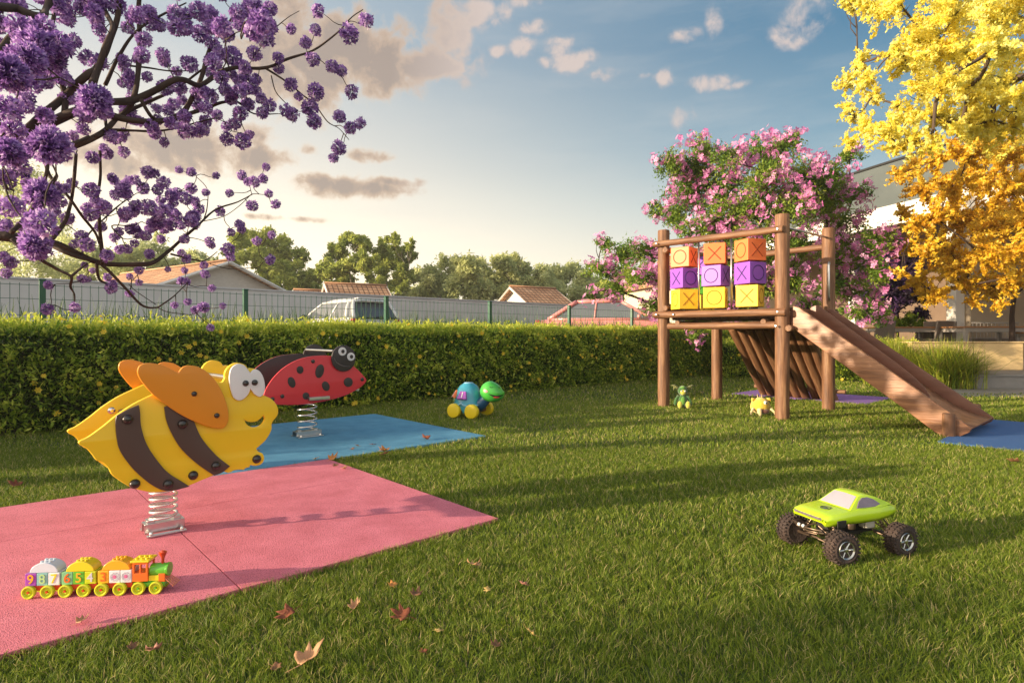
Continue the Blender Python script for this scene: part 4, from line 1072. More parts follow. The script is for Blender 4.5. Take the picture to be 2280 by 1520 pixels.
k.box((x0 + .03, -D_ / 2 + .002, .103), (.006, .003, .037)); k.box((x0 + .03, D_ / 2 - .002, .103), (.006, .003, .037))
k.build('cab', p_or, loco, bevel=.0015)
k = MB(); k.box((x0 + .03, 0, .134), (.074, D_ + .012, .009)); rf = k.build('cab_roof', p_ye, loco, bevel=.003)
for sx in (-.02, 0, .02):
    for sy in (-.014, .014):
        k = MB(); k.lathe([(.006, 0), (.006, .005), (.0055, .0055)], (x0 + .03 + sx, sy, .138), None, 14); k.build('stud', p_ye, rf, smooth='auto')
k = MB(); k.box((x0 + .082, 0, .061), (.044, D_ * .8, .022)); k.build('boiler_base', p_ye, loco, bevel=.002)
k = MB(); k.box((x0 + .112, 0, .062), (.026, D_ * .85, .034)); k.build('buffer_block', p_or, loco, bevel=.002)
k = MB(); k.lathe([(.004, 0), (.024, .001), (.025, .004), (.025, .062), (.027, .064), (.027, .072), (.004, .073)], (x0 + .061, 0, .089), R3((0, 1, 0), (0, 0, 1), (1, 0, 0)), 22); k.build('boiler', p_gr, loco, smooth='auto')
k = MB(); k.lathe([(.006, 0), (.0055, .022), (.007, .027), (.014, .043), (.0155, .047), (.0155, .050), (.009, .051), (.008, .055), (.001, .056)], (x0 + .105, 0, .110), None, 20); k.build('funnel', p_rd, loco, smooth='auto')
k = MB()
for i in range(5):
    y = (i - 2) * .011; k.tube([(x0 + .122, y, .060), (x0 + .158, y * 1.25, .028)], .0022, 6)
k.tube([(x0 + .158, -.03, .028), (x0 + .158, .03, .028)], .0024, 6); k.build('cow_catcher', material('toy_coral', (.72, .22, .12), .4), loco)
for x in (.026, .094):
    for sd in (-1, 1): wheel(x0 + x, sd * (D_ / 2 + .001), loco, sd, 'g')

# ================================================================== turtle toy
tu = thing('toy_turtle', 'pull-along turtle toy with blue shell, smiling green head and yellow wheels on the grass', 'toy turtle', (-.50, 7.206, .01), R(-26))
t_bl = plastic('turtle_blue', (.045, .30, .42), .3); t_bl2 = plastic('turtle_light_blue', (.22, .46, .62), .3); t_dk = plastic('turtle_dark_blue', (.02, .09, .20), .4); t_gn = plastic('turtle_green', (.06, .40, .05), .32); t_ye = plastic('turtle_wheel_yellow', (.80, .60, .015), .4); t_br = plastic('turtle_underside', (.12, .045, .02), .5)
k = MB(); k.lathe([(.05, .075), (.145, .09), (.175, .135), (.178, .17), (.165, .19), (.163, .25), (.143, .32), (.105, .375), (.062, .402), (.05, .41), (.001, .412)], (-.03, 0, 0), Matrix.Rotation(R(22), 3, 'Z'), 28)
sh = k.build('shell', t_bl, tu, smooth='auto')
k = MB(); k.lathe([(.056, .398), (.060, .405), (.052, .414), (.001, .416)], (-.03, 0, 0), None, 24); k.build('shell_crown', t_bl2, sh, smooth=True)
k = MB()
zz = []
for i in range(33):
    a = 2 * math.pi * i / 32; zz.append((-.03 + .182 * math.cos(a), .182 * math.sin(a), .165 + (-.05 if i % 8 == 4 else (.012 if i % 4 == 0 else -.015))))
k.tube(zz, .011, 8, False); k.build('shell_rim', t_bl2, sh, smooth=True)
k = MB(); k.box((0, 0, .09), (.30, .26, .06)); k.build('chassis', t_br, tu, bevel=.02, seg=3)
k = MB(); k.prism([(-.07, .12), (.07, .12), (.0, .0)], .02, M4((1, 0, 0), (0, 0, 1), (0, -1, 0), (-.005, -.165, .05))); k.build('side_flap', t_bl, tu, bevel=.008, seg=3)
for (mt, ch, az_, zc_, tilt) in ((p_pu, 'I', -86, .265, 60), (p_or, 'J', -143, .275, 58)):
    a = R(az_); nrm = Vector((math.cos(a) * math.sin(R(tilt)), math.sin(a) * math.sin(R(tilt)), math.cos(R(tilt)))).normalized()
    sx = Vector((-math.sin(a), math.cos(a), 0)); sy = nrm.cross(sx); c = Vector((-.03, 0, 0)) + Vector((math.cos(a), math.sin(a), 0)) * .160 + Vector((0, 0, zc_))
    M = M4(sx, sy, nrm, c); k = MB()
    k.prism([(-.064, -.048), (.064, -.048), (.038, .052), (-.038, .052)], .036, M); tl = k.build('letter_key', mt, sh, bevel=.006, seg=3)
    text_mesh('letter', ch, .100, .002, p_wh, tl, M @ Matrix.Translation((0, -.002, .020)))
k = MB(); k.tube([(.09, 0, .13), (.15, 0, .17), (.21, 0, .22), (.25, 0, .26)], [.085, .075, .06, .06], 18); k.build('neck', t_dk, tu, smooth=True)
# head: one surface with a snout
k = MB(); k.ball((0, 0, 0), 1, 32, 24); vs = []
for v_ in k.v:
    x, y, z = v_; sn = max(0, x) ** 2
    vs.append((.135 * x + .034 * sn * (1 if z < .2 else .4), .125 * y * (1 - .12 * max(0, x)), .125 * z * (1 - .18 * max(0, x) * max(0, z)) - .012 * max(0, x)))
HC = Vector((.285, -.01, .315)); hy = R(4); HR = Matrix.Rotation(hy, 3, 'Z')
k.v = [tuple(HC + HR @ Vector(p)) for p in vs]; hd2 = k.build('head', t_gn, tu, smooth=True)
def on_head(azd_, eld): 
    d = Vector((math.cos(R(azd_)) * math.cos(R(eld)), math.sin(R(azd_)) * math.cos(R(eld)), math.sin(R(eld))))
    sn = max(0, d.x) ** 2
    return HC + HR @ (Vector((.135 * d.x + .034 * sn * (1 if d.z < .2 else .4), .125 * d.y * (1 - .12 * max(0, d.x)), .125 * d.z * (1 - .18 * max(0, d.x) * max(0, d.z)) - .012 * max(0, d.x))))
def head_patch(name, pts, m, off=.002):
    c = sum((on_head(*p) for p in pts), Vector()) / len(pts); nrm = (c - HC).normalized()
    k = MB(); ring = [on_head(*p) + nrm * off for p in pts]; n = len(ring)
    ca = sum(pts[i][0] for i in range(n)) / n; ce = sum(pts[i][1] for i in range(n)) / n
    vs = ring + [on_head(pts[i][0] * .5 + ca * .5, pts[i][1] * .5 + ce * .5) + nrm * (off + .001) for i in range(n)] + [on_head(ca, ce) + nrm * (off + .0015)]
    fs = [(i, (i + 1) % n, n + (i + 1) % n, n + i) for i in range(n)] + [(n + i, n + (i + 1) % n, 2 * n) for i in range(n)]
    k.add(vs, fs); k.build(name, m, hd2, smooth=True)
mo = [(-86 + 9 * i, -4 - 20 * math.sin(math.pi * i / 9) - (2 if i in (0, 9) else 0)) for i in range(10)] + [(-86 + 9 * i, -4 - 9 * math.sin(math.pi * i / 9)) for i in range(8, 0, -1)]
head_patch('mouth', mo, blk)
head_patch('tongue', [(-46 + 16 * math.cos(a), -23 + 5 * math.sin(a)) for a in np.linspace(0, 2 * math.pi, 14, endpoint=False)], material('tongue_red', (.62, .08, .07), .4), .004)
head_patch('cheek', [(-96 + 11 * math.cos(a), 6 + 7 * math.sin(a)) for a in np.linspace(0, 2 * math.pi, 14, endpoint=False)], material('cheek_pink', (.66, .28, .30), .5))
k = MB(); k.tube([on_head(-78 + 5 * i, 34 - 4 * math.sin(math.pi * i / 4)) for i in range(5)], .0035, 6); k.build('eye', blk, hd2, smooth=True)
k = MB(); k.tube([on_head(-28 + 5 * i, 36 - 4 * math.sin(math.pi * i / 4)) for i in range(5)], .0035, 6); k.build('eye', blk, hd2, smooth=True)
k = MB(); k.ball((-.205, 0, .20), (.035, .04, .045), 14, 10); k.build('tail', plastic('turtle_pale_green', (.36, .52, .22)), tu, smooth=True)
for sx in (-1, 1):
    for sy in (-1, 1):
        rot = R3((1, 0, 0), (0, 0, -sy), (0, sy, 0)); k = MB()
        k.lathe([(.02, -.035), (.078, -.035), (.086, -.025), (.087, .02), (.080, .032), (.066, .036), (.02, .037), (.001, .037)], (sx * .120 + .0, sy * .185, .086), rot, 30); k.build('wheel', t_ye, tu, smooth='auto')

# ================================================================== monster truck
tk = thing('toy_truck', 'lime green remote control monster truck with big muddy tyres on the lawn', 'toy truck', (1.54, 2.745, .012), math.atan2(-.315, -.95))
lime = material('lime_body', (.47, .68, .012), .25, coat=.6, spec=.5)
tyre2 = material('knobbly_tyre', (.022, .017, .017), .75, (.075, .045, .035), 14, bump=.5, bscale=150)
rimm = material('rim_chrome', (.50, .50, .46), .2, metal=.95)
chas = material('chassis_black', (.02, .017, .015), .5); bronz = material('suspension_bronze', (.20, .14, .10), .35, metal=.8)
# body stations: x, half width, bottom z, top z (bonnet line)
st = [(.222, .086, .165, .186), (.212, .094, .150, .194), (.17, .101, .148, .201), (.10, .104, .152, .207), (.02, .105, .150, .213), (-.08, .106, .152, .214), (-.14, .106, .160, .216), (-.185, .100, .168, .214), (-.205, .088, .178, .208)]
k = MB(); vs = []
for x, w, b, tp in st:
    sec = [(w * .93, b), (w, b + .018), (w * .985, tp - .016), (w * .90, tp - .003), (w * .55, tp)]
    vs += [Vector((x, y, z)) for y, z in sec] + [Vector((x, -y, z)) for y, z in sec[::-1]]
n = 10
fs = [(i * n + j, i * n + (j + 1) % n, (i + 1) * n + (j + 1) % n, (i + 1) * n + j) for i in range(len(st) - 1) for j in range(n)] + [tuple(range(n)), tuple((len(st) - 1) * n + j for j in range(n))]
fs = [f for f in fs if not (len(f) == 4 and set(x % n for x in f) == {0, n - 1})]   # open underneath
k.add(vs, fs); body_o = k.build('body_shell', lime, tk, smooth='auto')
so = body_o.modifiers.new('s', 'SOLIDIFY'); so.thickness = .003; so.offset = -1
# cabin (lime roof, glass panes set into it)
k = MB()
cb = [(.065, .088, .208), (-.135, .092, .212)]; rf_ = [(-.005, .068, .262), (-.05, .068, .267), (-.075, .066, .263)]
A = [Vector((.070, .088, .208)), Vector((.080, 0, .211)), Vector((.070, -.088, .208))]
Bv = [Vector((-.002, .066, .259)), Vector((.004, 0, .264)), Vector((-.002, -.066, .259))]
Cv = [Vector((-.050, .067, .264)), Vector((-.050, 0, .269)), Vector((-.050, -.067, .264))]
Dv = [Vector((-.100, .070, .250)), Vector((-.100, 0, .255)), Vector((-.100, -.070, .250))]
Ev = [Vector((-.175, .088, .216)), Vector((-.178, 0, .217)), Vector((-.175, -.088, .216))]
S1 = [Vector((-.02, .094, .210)), Vector((-.02, -.094, .210))]; S2 = [Vector((-.09, .098, .212)), Vector((-.09, -.098, .212))]
vs = A + Bv + Cv + Dv + Ev + [S1[0], S2[0], S1[1], S2[1]]
fs = [(0, 3, 4, 1), (1, 4, 5, 2), (3, 6, 7, 4), (4, 7, 8, 5), (6, 9, 10, 7), (7, 10, 11, 8), (9, 12, 13, 10), (10, 13, 14, 11), (0, 15, 3), (15, 6, 3), (15, 16, 9, 6), (16, 12, 9), (2, 5, 17), (17, 5, 8), (17, 8, 11, 18), (18, 11, 14)]
k.add(vs, fs); cab = k.build('cabin', lime, body_o, smooth='auto')
glz = material('toy_window', (.34, .32, .36), .1, (.42, .40, .45), 6, spec=.7, coat=.6); gld = material('toy_side_window', (.13, .10, .13), .15, (.24, .19, .24), 12, coat=.5)
def inset(name, q, m, off=.0012, f=.84):
    c = sum(q, Vector()) / len(q); nrm = (q[1] - q[0]).cross(q[2] - q[0]).normalized()
    if nrm.dot(c - Vector((-.05, 0, .2))) < 0: nrm = -nrm
    pts = [c + (p - c) * f + nrm * off for p in q]; k = MB(); k.add(pts + [p - nrm * .001 for p in pts], [tuple(range(len(q)))]); k.f = [tuple(range(len(q)))]; k.v = [tuple(p) for p in pts]; k.g = k.v[:]; k.r = [0] * len(k.v); k.m = [0]
    return k.build(name, m, cab)
k = MB(); q6 = [A[0], A[1], A[2], Bv[0], Bv[1], Bv[2]]; cc = sum(q6, Vector()) / 6
k.add([cc + (p - cc) * .90 + Vector((.0015, 0, .0018)) for p in q6], [(0, 3, 4, 1), (1, 4, 5, 2)]); k.build('windscreen', glz, cab, smooth=True)
for sg, q in ((0, [A[0], Bv[0], Cv[0], Dv[0], S2[0], S1[0]]), (1, [A[2], Bv[2], Cv[2], Dv[2], S2[1], S1[1]])):
    # side window: half moon on the average plane
    c = Vector((-.05, q[0].y * .9, .235)); yy = 1 if sg == 0 else -1
    pts = []
    for (x, z) in ((.035, .2165), (.012, .240), (-.015, .2535), (-.045, .2545), (-.075, .245), (-.105, .2235), (-.07, .2155)):
        y = .094 - (z - .210) * (.094 - .067) / (.262 - .210) + .0030; pts.append(Vector((x, yy * y, z)))
    k = MB(); k.add(pts + [p - Vector((0, yy * .004, 0)) for p in pts], [tuple(range(7)), tuple(range(13, 6, -1))] + [(i, (i + 1) % 7, 7 + (i + 1) % 7, 7 + i) for i in range(7)]); k.build('side_window', gld, cab)
inset('rear_window', [Dv[0], Dv[1], Ev[1], Ev[0]], glz, .0014, .8); inset('rear_window', [Dv[2], Dv[1], Ev[1], Ev[2]], glz, .0014, .8)
k = MB(); k.box((.2195, 0, .180), (.006, .155, .011)); k.build('grille', material('grille_dark', (.07, .05, .06), .4, (.2, .17, .18), 60), body_o, bevel=.001)
k = MB(); k.ring((.13, .012, .2065), .021, .0022, None, 24, 6); k.lathe([(.009, 0), (.008, .002), (.001, .003)], (.13, .012, .2055), None, 12); k.build('bonnet_emblem', material('emblem_dark', (.05, .07, .05), .4), body_o)
for sg in (1, -1):
    k = MB(); k.box((.135, sg * .1035, .1585), (.05, .006, .032)); k.build('wheel_arch', chas, body_o, bevel=.004)
# chassis
k = MB(); k.box((0, 0, .085), (.26, .055, .012)); k.box((0, .0, .10), (.20, .035, .03)); k.box((.125, 0, .12), (.03, .07, .05)); k.box((-.125, 0, .12), (.03, .07, .05)); k.box((.03, -.02, .125), (.06, .05, .05))
k.build('chassis', chas, tk, bevel=.003)
k = MB(); k.box((-.075, .045, .132), (.055, .045, .05)); k.build('fuel_tank', material('tank_cream', (.50, .46, .38), .5), tk, bevel=.008, seg=3)
k = MB(); k.lathe([(.02, 0), (.022, .02), (.018, .04), (.008, .05)], (.005, .03, .105), None, 16); k.build('motor', bronz, tk, smooth='auto')
for sx in (1, -1):
    for sg in (1, -1):
        k = MB()
        k.tube([(sx * .14, sg * .025, .075), (sx * .165, sg * .105, .066)], .0048, 8); k.tube([(sx * .185, sg * .025, .075), (sx * .172, sg * .105, .066)], .0048, 8)
        k.tube([(sx * .13, sg * .03, .125), (sx * .165, sg * .10, .09)], .0038, 8); k.tube([(sx * .19, sg * .03, .135), (sx * .17, sg * .10, .09)], .0038, 8)
        k.tube([(sx * .17, sg * .0, .072), (sx * .17, sg * .12, .068)], .006, 8)
        k.build('suspension_arm', bronz, tk, smooth='auto')
        k = MB(); a = Vector((sx * .155, sg * .088, .078)); b = Vector((sx * .125, sg * .048, .165)); k.tube([a, b], .0045, 8)
        d = (b - a); ex, ey = orth(d); pts = [a + d * (.15 + .6 * i / 60) + ex * (.0095 * math.cos(i * .63)) + ey * (.0095 * math.sin(i * .63)) for i in range(61)]; k.tube(pts, .0018, 6); k.build('shock_absorber', bronz, tk, smooth='auto')
k = MB()
for sg in (1, -1):
    k.tube([(.225, sg * .06, .118), (.20, sg * .05, .10), (.14, sg * .035, .09)], .004, 8); pass
k.tube([(.225, -.085, .132), (.23, 0, .122), (.225, .085, .132)], .0042, 8); k.tube([(.215, -.085, .120), (.222, 0, .108), (.215, .085, .120)], .0036, 8); k.build('front_bumper', bronz, tk, smooth=True)
for sg in (1, -1):
    k = MB(); k.tube([(-.215, sg * .045, .10), (-.15, sg * .035, .165), (-.13, sg * .03, .10)], .004, 8); k.build('rear_strut', bronz, tk, smooth=True)
for sg in (-.012, .012):
    k = MB(); k.ball((.228, sg - .03, .125), .008, 12, 8); k.build('front_lamp', clearl, tk, smooth=True)
wr, ww = .069, .066
for (x, y, sd, steer) in ((.171, .135, 1, -6), (.171, -.135, -1, -6), (-.171, .135, 1, 0), (-.171, -.135, -1, 0)):
    rot = Matrix.Rotation(R(steer), 3, 'Z') @ R3((1, 0, 0), (0, 0, -sd), (0, sd, 0)); c = Vector((x, y, wr))
    k = MB(); k.lathe([(.036, -ww / 2 + .004), (.052, -ww / 2), (.063, -ww / 2 + .005), (.066, -ww / 2 + .016), (.0665, ww / 2 - .016), (.063, ww / 2 - .005), (.052, ww / 2), (.040, ww / 2 - .003), (.036, ww / 2 - .008)], c, rot, 36)
    for i in range(26):
        a = 2 * math.pi * i / 26
        for j, (zz_, ao) in enumerate(((-.023, 0), (0, .12), (.023, 0))):
            an = a + ao; rr = wr - .0015; d = Vector((math.cos(an), math.sin(an), 0)); s = Vector((-d.y, d.x, 0))
            k.box(c + rot @ (d * rr + Vector((0, 0, zz_))), (.009, .008, .016), rot @ R3(d, s, Vector((0, 0, 1))) @ Matrix.Rotation(.5 * (1 if j == 0 else -1 if j == 2 else 0), 3, 'X'))
    ty = k.build('wheel', tyre2, tk, smooth='auto')
    k = MB(); k.lathe([(.036, ww / 2 - .012), (.040, ww / 2 - .002), (.038, ww / 2 + .001), (.033, ww / 2 - .004), (.033, -.01), (.036, -.02)], c, rot, 30, cap=False)
    for i in range(6):
        a = 2 * math.pi * i / 6; d = Vector((math.cos(a), math.sin(a), 0)); k.tube([c + rot @ (d * .007 + Vector((0, 0, ww / 2 - .010))), c + rot @ (d * .035 + Vector((0, 0, ww / 2 - .006)))], [.0045, .0036], 6)
    k.lathe([(.010, ww / 2 - .014), (.010, ww / 2 - .004), (.006, ww / 2 - .002), (.0005, ww / 2 - .002)], c, rot, 12)
    k.build('rim', rimm, ty, smooth='auto')
    k = MB(); k.lathe([(.0345, ww / 2 - .022), (.0005, ww / 2 - .021)], c, rot, 20); k.build('rim_hub', chas, ty)

# ================================================================== soft toys under the tower
def plush(name, c, c2): return material(name, c, .9, c2, 40, bump=.8, bscale=160, sheen=.6)
g_dk = plush('plush_green', (.022, .09, .014), (.045, .15, .022)); g_lt = plush('plush_leaf_green', (.07, .22, .015), (.12, .30, .03)); y_gr = plush('plush_yellow_green', (.48, .46, .05), (.62, .56, .08)); y_pl = plush('plush_yellow', (.74, .46, .03), (.86, .60, .06)); cream = plush('plush_cream', (.66, .50, .22), (.76, .62, .32)); ear_m = plush('plush_ear', (.10, .12, .02), (.18, .17, .03))
whm = material('toy_eye_white', (.8, .8, .78), .2, coat=.5)
gp_ = Vector((2.31, 8.05, .008)); fz = math.atan2(-gp_.y, -gp_.x) + R(8)
gt_ = thing('soft_toy', 'green long-eared soft toy sitting by the front left post of the play tower', 'soft toy', gp_, fz, 'soft toys under the play tower')
k = MB(); k.ball((0, 0, .095), (.055, .062, .095), 20, 14); gb_ = k.build('body', g_dk, gt_, smooth=True)
k = MB(); k.ball((.032, 0, .095), (.032, .038, .065), 16, 10); k.build('belly', g_lt, gt_, smooth=True)
k = MB(); k.ball((.005, 0, .235), (.060, .066, .068), 20, 14); k.build('head', g_dk, gt_, smooth=True)
k = MB(); k.ball((.040, 0, .222), (.032, .040, .044), 16, 10); k.build('face', y_gr, gt_, smooth=True)
k = MB(); k.ball((.035, 0, .282), (.030, .034, .022), 14, 8); k.build('forelock', g_lt, gt_, smooth=True)
for s in (1, -1):
    k = MB(); k.tube([(0, s * .05, .265), (0, s * .09, .285), (-.005, s * .125, .305), (-.01, s * .155, .305)], [.020, .017, .010, .002], 10); k.tube([(.0, s * .085, .28), (.0, s * .115, .27), (.0, s * .12, .24)], [.012, .014, .002], 8)
    k.build('ear', ear_m, gt_, smooth=True)
    k = MB(); k.tube([(0, s * .05, .165), (.005, s * .085, .12), (.025, s * .10, .065), (.035, s * .10, .045)], [.022, .020, .022, .012], 12); k.build('arm', g_dk, gt_, smooth=True)
    k = MB(); k.tube([(.02, s * .03, .04), (.07, s * .048, .035), (.11, s * .052, .04)], [.03, .026, .026], 12); k.build('leg', g_dk, gt_, smooth=True)
    k = MB(); k.ball((.125, s * .053, .058), (.024, .032, .050), 14, 10); k.build('foot', y_gr, gt_, smooth=True)
    k = MB(); k.ball((.068, s * .024, .236), (.007, .011, .012), 12, 8); k.build('eye', whm, gt_, smooth=True)
    k = MB(); k.ball((.075, s * .024, .236), (.003, .005, .006), 10, 6); k.build('pupil', blk, gt_, smooth=True)
yp = ground(1693, 926); yp.z = .006
yt = thing('soft_toy', 'round yellow one-eyed soft toy beside the tall front post of the play tower', 'soft toy', yp, math.atan2(-yp.y, -yp.x) + R(20), 'soft toys under the play tower')
k = MB(); k.ball((0, 0, .125), (.095, .115, .10), 24, 16)
k.v = [(x, y * (1 + .25 * max(0, .14 - z) / .14), z) for x, y, z in k.v]; k.build('body', y_pl, yt, smooth=True)
k = MB(); k.ball((.055, .02, .06), (.055, .07, .035), 16, 10); k.build('mouth', plush('plush_mouth', (.10, .03, .015), (.16, .05, .02)), yt, smooth=True)
k = MB(); k.ball((.077, .032, .165), (.020, .024, .024), 16, 12); e = k.build('eye', whm, yt, smooth=True)
k = MB(); k.ball((.094, .034, .165), (.006, .009, .010), 12, 8); k.build('pupil', blk, e, smooth=True)
for s, z in ((-.03, .01), (.02, 0)):
    k = MB(); k.tube([(0, s, .215), (-.004, s - .004, .245), (0, s - .010, .268)], [.007, .004, .001], 8); k.build('horn', cream, yt, smooth=True)
for s in (1, -1):
    k = MB(); k.tube([(.01, s * .075, .20), (.02, s * .105, .205), (.03, s * .115, .18)], [.020, .016, .006], 10); k.build('ear', y_pl, yt, smooth=True)
    k = MB(); k.tube([(.05, s * .10, .09), (.08, s * .135, .06), (.09, s * .15, .02)], [.018, .013, .009], 10); k.build('arm', cream, yt, smooth=True)
k = MB(); k.tube([(.08, -.04, .09), (.10, -.045, .05), (.11, -.035, .008)], [.028, .028, .012], 12); k.build('foot', cream, yt, smooth=True)

# ================================================================== fallen leaves
lf_cols = {'tan': ((.50, .27, .13), (.62, .36, .20)), 'orange': ((.58, .24, .06), (.70, .34, .10)), 'red': ((.20, .055, .025), (.32, .10, .045)), 'brown': ((.20, .09, .04), (.32, .16, .08)), 'yellow': ((.60, .40, .12), (.72, .52, .20)), 'pinkish': ((.40, .17, .13), (.50, .24, .18))}
lf_m = {c: material('dead_leaf_' + c, a, .7, b, 22, trans=.25, bump=.4, bscale=60) for c, (a, b) in lf_cols.items()}
def dead_leaf(px, py, size_px, colour, label, seed, curl=1.0, z0=.018, rz=None):
    p = ground(px, py, z0); s = size_px / FPX * p.y / 2 * 1.25; p.z += .006
    r = random.Random(seed); rot = rz if rz is not None else r.uniform(0, 6.28)
    rim = []
    lobes = [(0, 1.0), (.42, .50), (.78, .88), (1.22, .46), (1.65, .72), (2.2, .42), (2.75, .30)]
    half = [(a, q * r.uniform(.88, 1.1)) for a, q in lobes]
    prof = half + [(math.pi, .22)] + [(2 * math.pi - a, q * r.uniform(.9, 1.1)) for a, q in half[::-1][:-1]]
    pr = []
    for i, (a, q) in enumerate(prof):
        a2, q2 = prof[(i + 1) % len(prof)]; a2 = a2 if a2 > a else a2 + 2 * math.pi
        pr.append((a, q)); pr.append(((a + a2) / 2, (q + q2) / 2 * r.uniform(.9, 1.02)))
    vs = [Vector((0, 0, 0))]; n = len(pr); rings = (.33, .66, 1.0)
    ph = r.uniform(0, 6.28)
    for f in rings:
        for a, q in pr:
            x, y = math.cos(a) * q * f, math.sin(a) * q * f
            z = curl * (.55 * y * y + .25 * x * x) + .07 * math.sin(6 * x + ph) + .05 * math.cos(7 * y + ph) * curl
            vs.append(Vector((x, y * (1 - .35 * curl * abs(y)), z)))
    fs = [(0, 1 + j, 1 + (j + 1) % n) for j in range(n)] + [(1 + i * n + j, 1 + (i + 1) * n + j, 1 + (i + 1) * n + (j + 1) % n, 1 + i * n + (j + 1) % n) for i in range(2) for j in range(n)]
    k = MB(); tilt = Euler((r.uniform(-.35, .35), r.uniform(-.35, .35) - .15 * curl, rot)).to_matrix(); vs = [tilt @ (v * s) for v in vs]
    zmin = min(v.z for v in vs); vs = [v - Vector((0, 0, zmin)) for v in vs]
    k.add(vs, fs); base = vs[0]; ta = tilt @ Vector((-.22 * s, 0, 0)); tb = tilt @ Vector((-.85 * s, .1 * s, .12 * s))
    k.tube([base, base + ta, base + tb], [s * .03, s * .025, s * .015], 5)
    o = k.build('fallen_leaf', lf_m[colour], None, smooth=True); o.location = p
    so = o.modifiers.new('s', 'SOLIDIFY'); so.thickness = s * .02
    return tag(o, label, 'dead leaf', 'dead leaves lying about')
LV = [(680, 1478, 84, 'tan', 'largest curled tan leaf standing up in the grass at the bottom of the picture', 1, 1.1, .022),
      (338, 1455, 46, 'pinkish', 'pinkish leaf curled into a cup on the grass near the bottom left corner', 2, 1.3, .02),
      (292, 1448, 34, 'brown', 'small brown leaf just left of the pinkish cupped leaf', 3, 1.0, .02),
      (790, 1356, 46, 'tan', 'curled tan leaf on the grass between the pink mat and the red leaf', 4, 1.3, .02),
      (645, 1372, 54, 'red', 'crumpled dark red leaf on the grass right below the pink mat edge', 5, .7, .02),
      (1053, 1262, 50, 'tan', 'upright tan leaf on the grass nearest the right corner of the pink mat', 6, 1.3, .02),
      (875, 1306, 34, 'orange', 'orange leaf on the grass close to the front edge of the pink mat', 7, .9, .02),
      (926, 1326, 40, 'brown', 'brown leaf on the grass right of the orange leaf near the mat edge', 8, .7, .02),
      (900, 1374, 58, 'red', 'flat rusty leaf on the grass right of the curled tan leaf', 9, .3, .02),
      (1088, 1316, 22, 'yellow', 'small pale yellow leaf on the grass below the upright tan leaf', 10, .8, .02),
      (1168, 1304, 26, 'pinkish', 'small pinkish leaf on the grass furthest right of the fallen leaves', 11, 1.2, .02),
      (1184, 1418, 38, 'yellow', 'small yellow leaf standing in the grass at the bottom centre', 12, 1.3, .02),
      (1104, 1442, 36, 'brown', 'brown leaf half sunk in the grass left of the small yellow one at bottom centre', 13, .5, .018),
      (975, 1410, 28, 'yellow', 'tiny straw coloured leaf in the grass above the bottom centre', 14, .6, .02),
      (612, 1490, 34, 'brown', 'dull brown leaf left of the largest tan leaf', 15, .5, .016),
      (945, 1455, 26, 'red', 'tiny reddish leaf in the grass right of the largest tan leaf', 16, .5, .016),
      (38, 1082, 34, 'red', 'red leaf on the grass at the left edge beyond the pink mat', 17, .6, .02),
      (178, 1388, 34, 'tan', 'small curled tan leaf on the pink mat below the toy train', 18, 1.4, .024),
      (858, 1004, 34, 'orange', 'bright orange leaf on the front edge of the light blue mat', 19, 1.1, .022),
      (852, 1014, 28, 'red', 'red leaf in the grass just below the bright orange leaf', 20, .6, .022),
      (740, 1024, 30, 'orange', 'orange leaf at the corner where the blue and pink mats meet', 21, 1.0, .022),
      (702, 1023, 18, 'yellow', 'tiny yellow leaf on the seam between the blue and pink mats', 22, .5, .022),
      (766, 1044, 22, 'tan', 'pale tan leaf on the far corner of the pink mat', 23, 1.0, .022),
      (748, 1038, 18, 'brown', 'small brown leaf beside the pale tan one on the far corner of the pink mat', 24, .6, .022),
      (951, 978, 26, 'red', 'red leaf near the right corner of the light blue mat', 25, .9, .022),
      (831, 991, 17, 'red', 'small flat red leaf on the light blue mat left of the bright orange leaf', 26, .3, .022),
      (798, 994, 18, 'brown', 'small flat brown leaf in the middle of the light blue mat front half', 27, .3, .022),
      (784, 1001, 14, 'brown', 'tiniest brown leaf on the light blue mat', 28, .3, .022),
      (575, 1004, 16, 'orange', 'tiny orange leaf on the blue mat by the nose of the bee rider', 29, .8, .022),
      (2262, 1030, 34, 'brown', 'flat brown leaf on the grass at the right edge below the deep blue mat', 30, .3, .02)]
for a in LV: dead_leaf(a[0], a[1], a[2], a[3], a[4], a[5], a[6], a[7])
# ================================================================== trees
def bark(name, a, b): return material(name, a, .85, b, 1, attr='grain', stretch=(14, 14, 4), bump=1.2, bscale=1.0, detail=7)
bark_dark = bark('dark_bark', (.022, .014, .011), (.085, .052, .036)); bark_grey = bark('grey_bark', (.14, .12, .10), (.30, .26, .22)); bark_brown = bark('brown_bark', (.05, .032, .022), (.12, .08, .055))
def curve_pts(a, b, r, sag=.0, wig=.1, n=6, start=None):
    a = Vector(a); b = Vector(b); d = b - a; L = d.length; x, y = orth(d); out = []
    k1, k2 = r.uniform(-wig, wig), r.uniform(-wig, wig)
    for i in range(n + 1):
        t = i / n; s = math.sin(math.pi * t)
        p = a + d * t + x * (L * k1 * s) + y * (L * k2 * math.sin(2 * math.pi * t) * .6) - Vector((0, 0, sag * L * s))
        if start is not None: p = p.lerp(a + Vector(start) * L * t, (1 - t) ** 2 * .6)
        out.append(p)
    return out
def taper(r0, r1, n): return [r0 + (r1 - r0) * i / (n) for i in range(n + 1)]
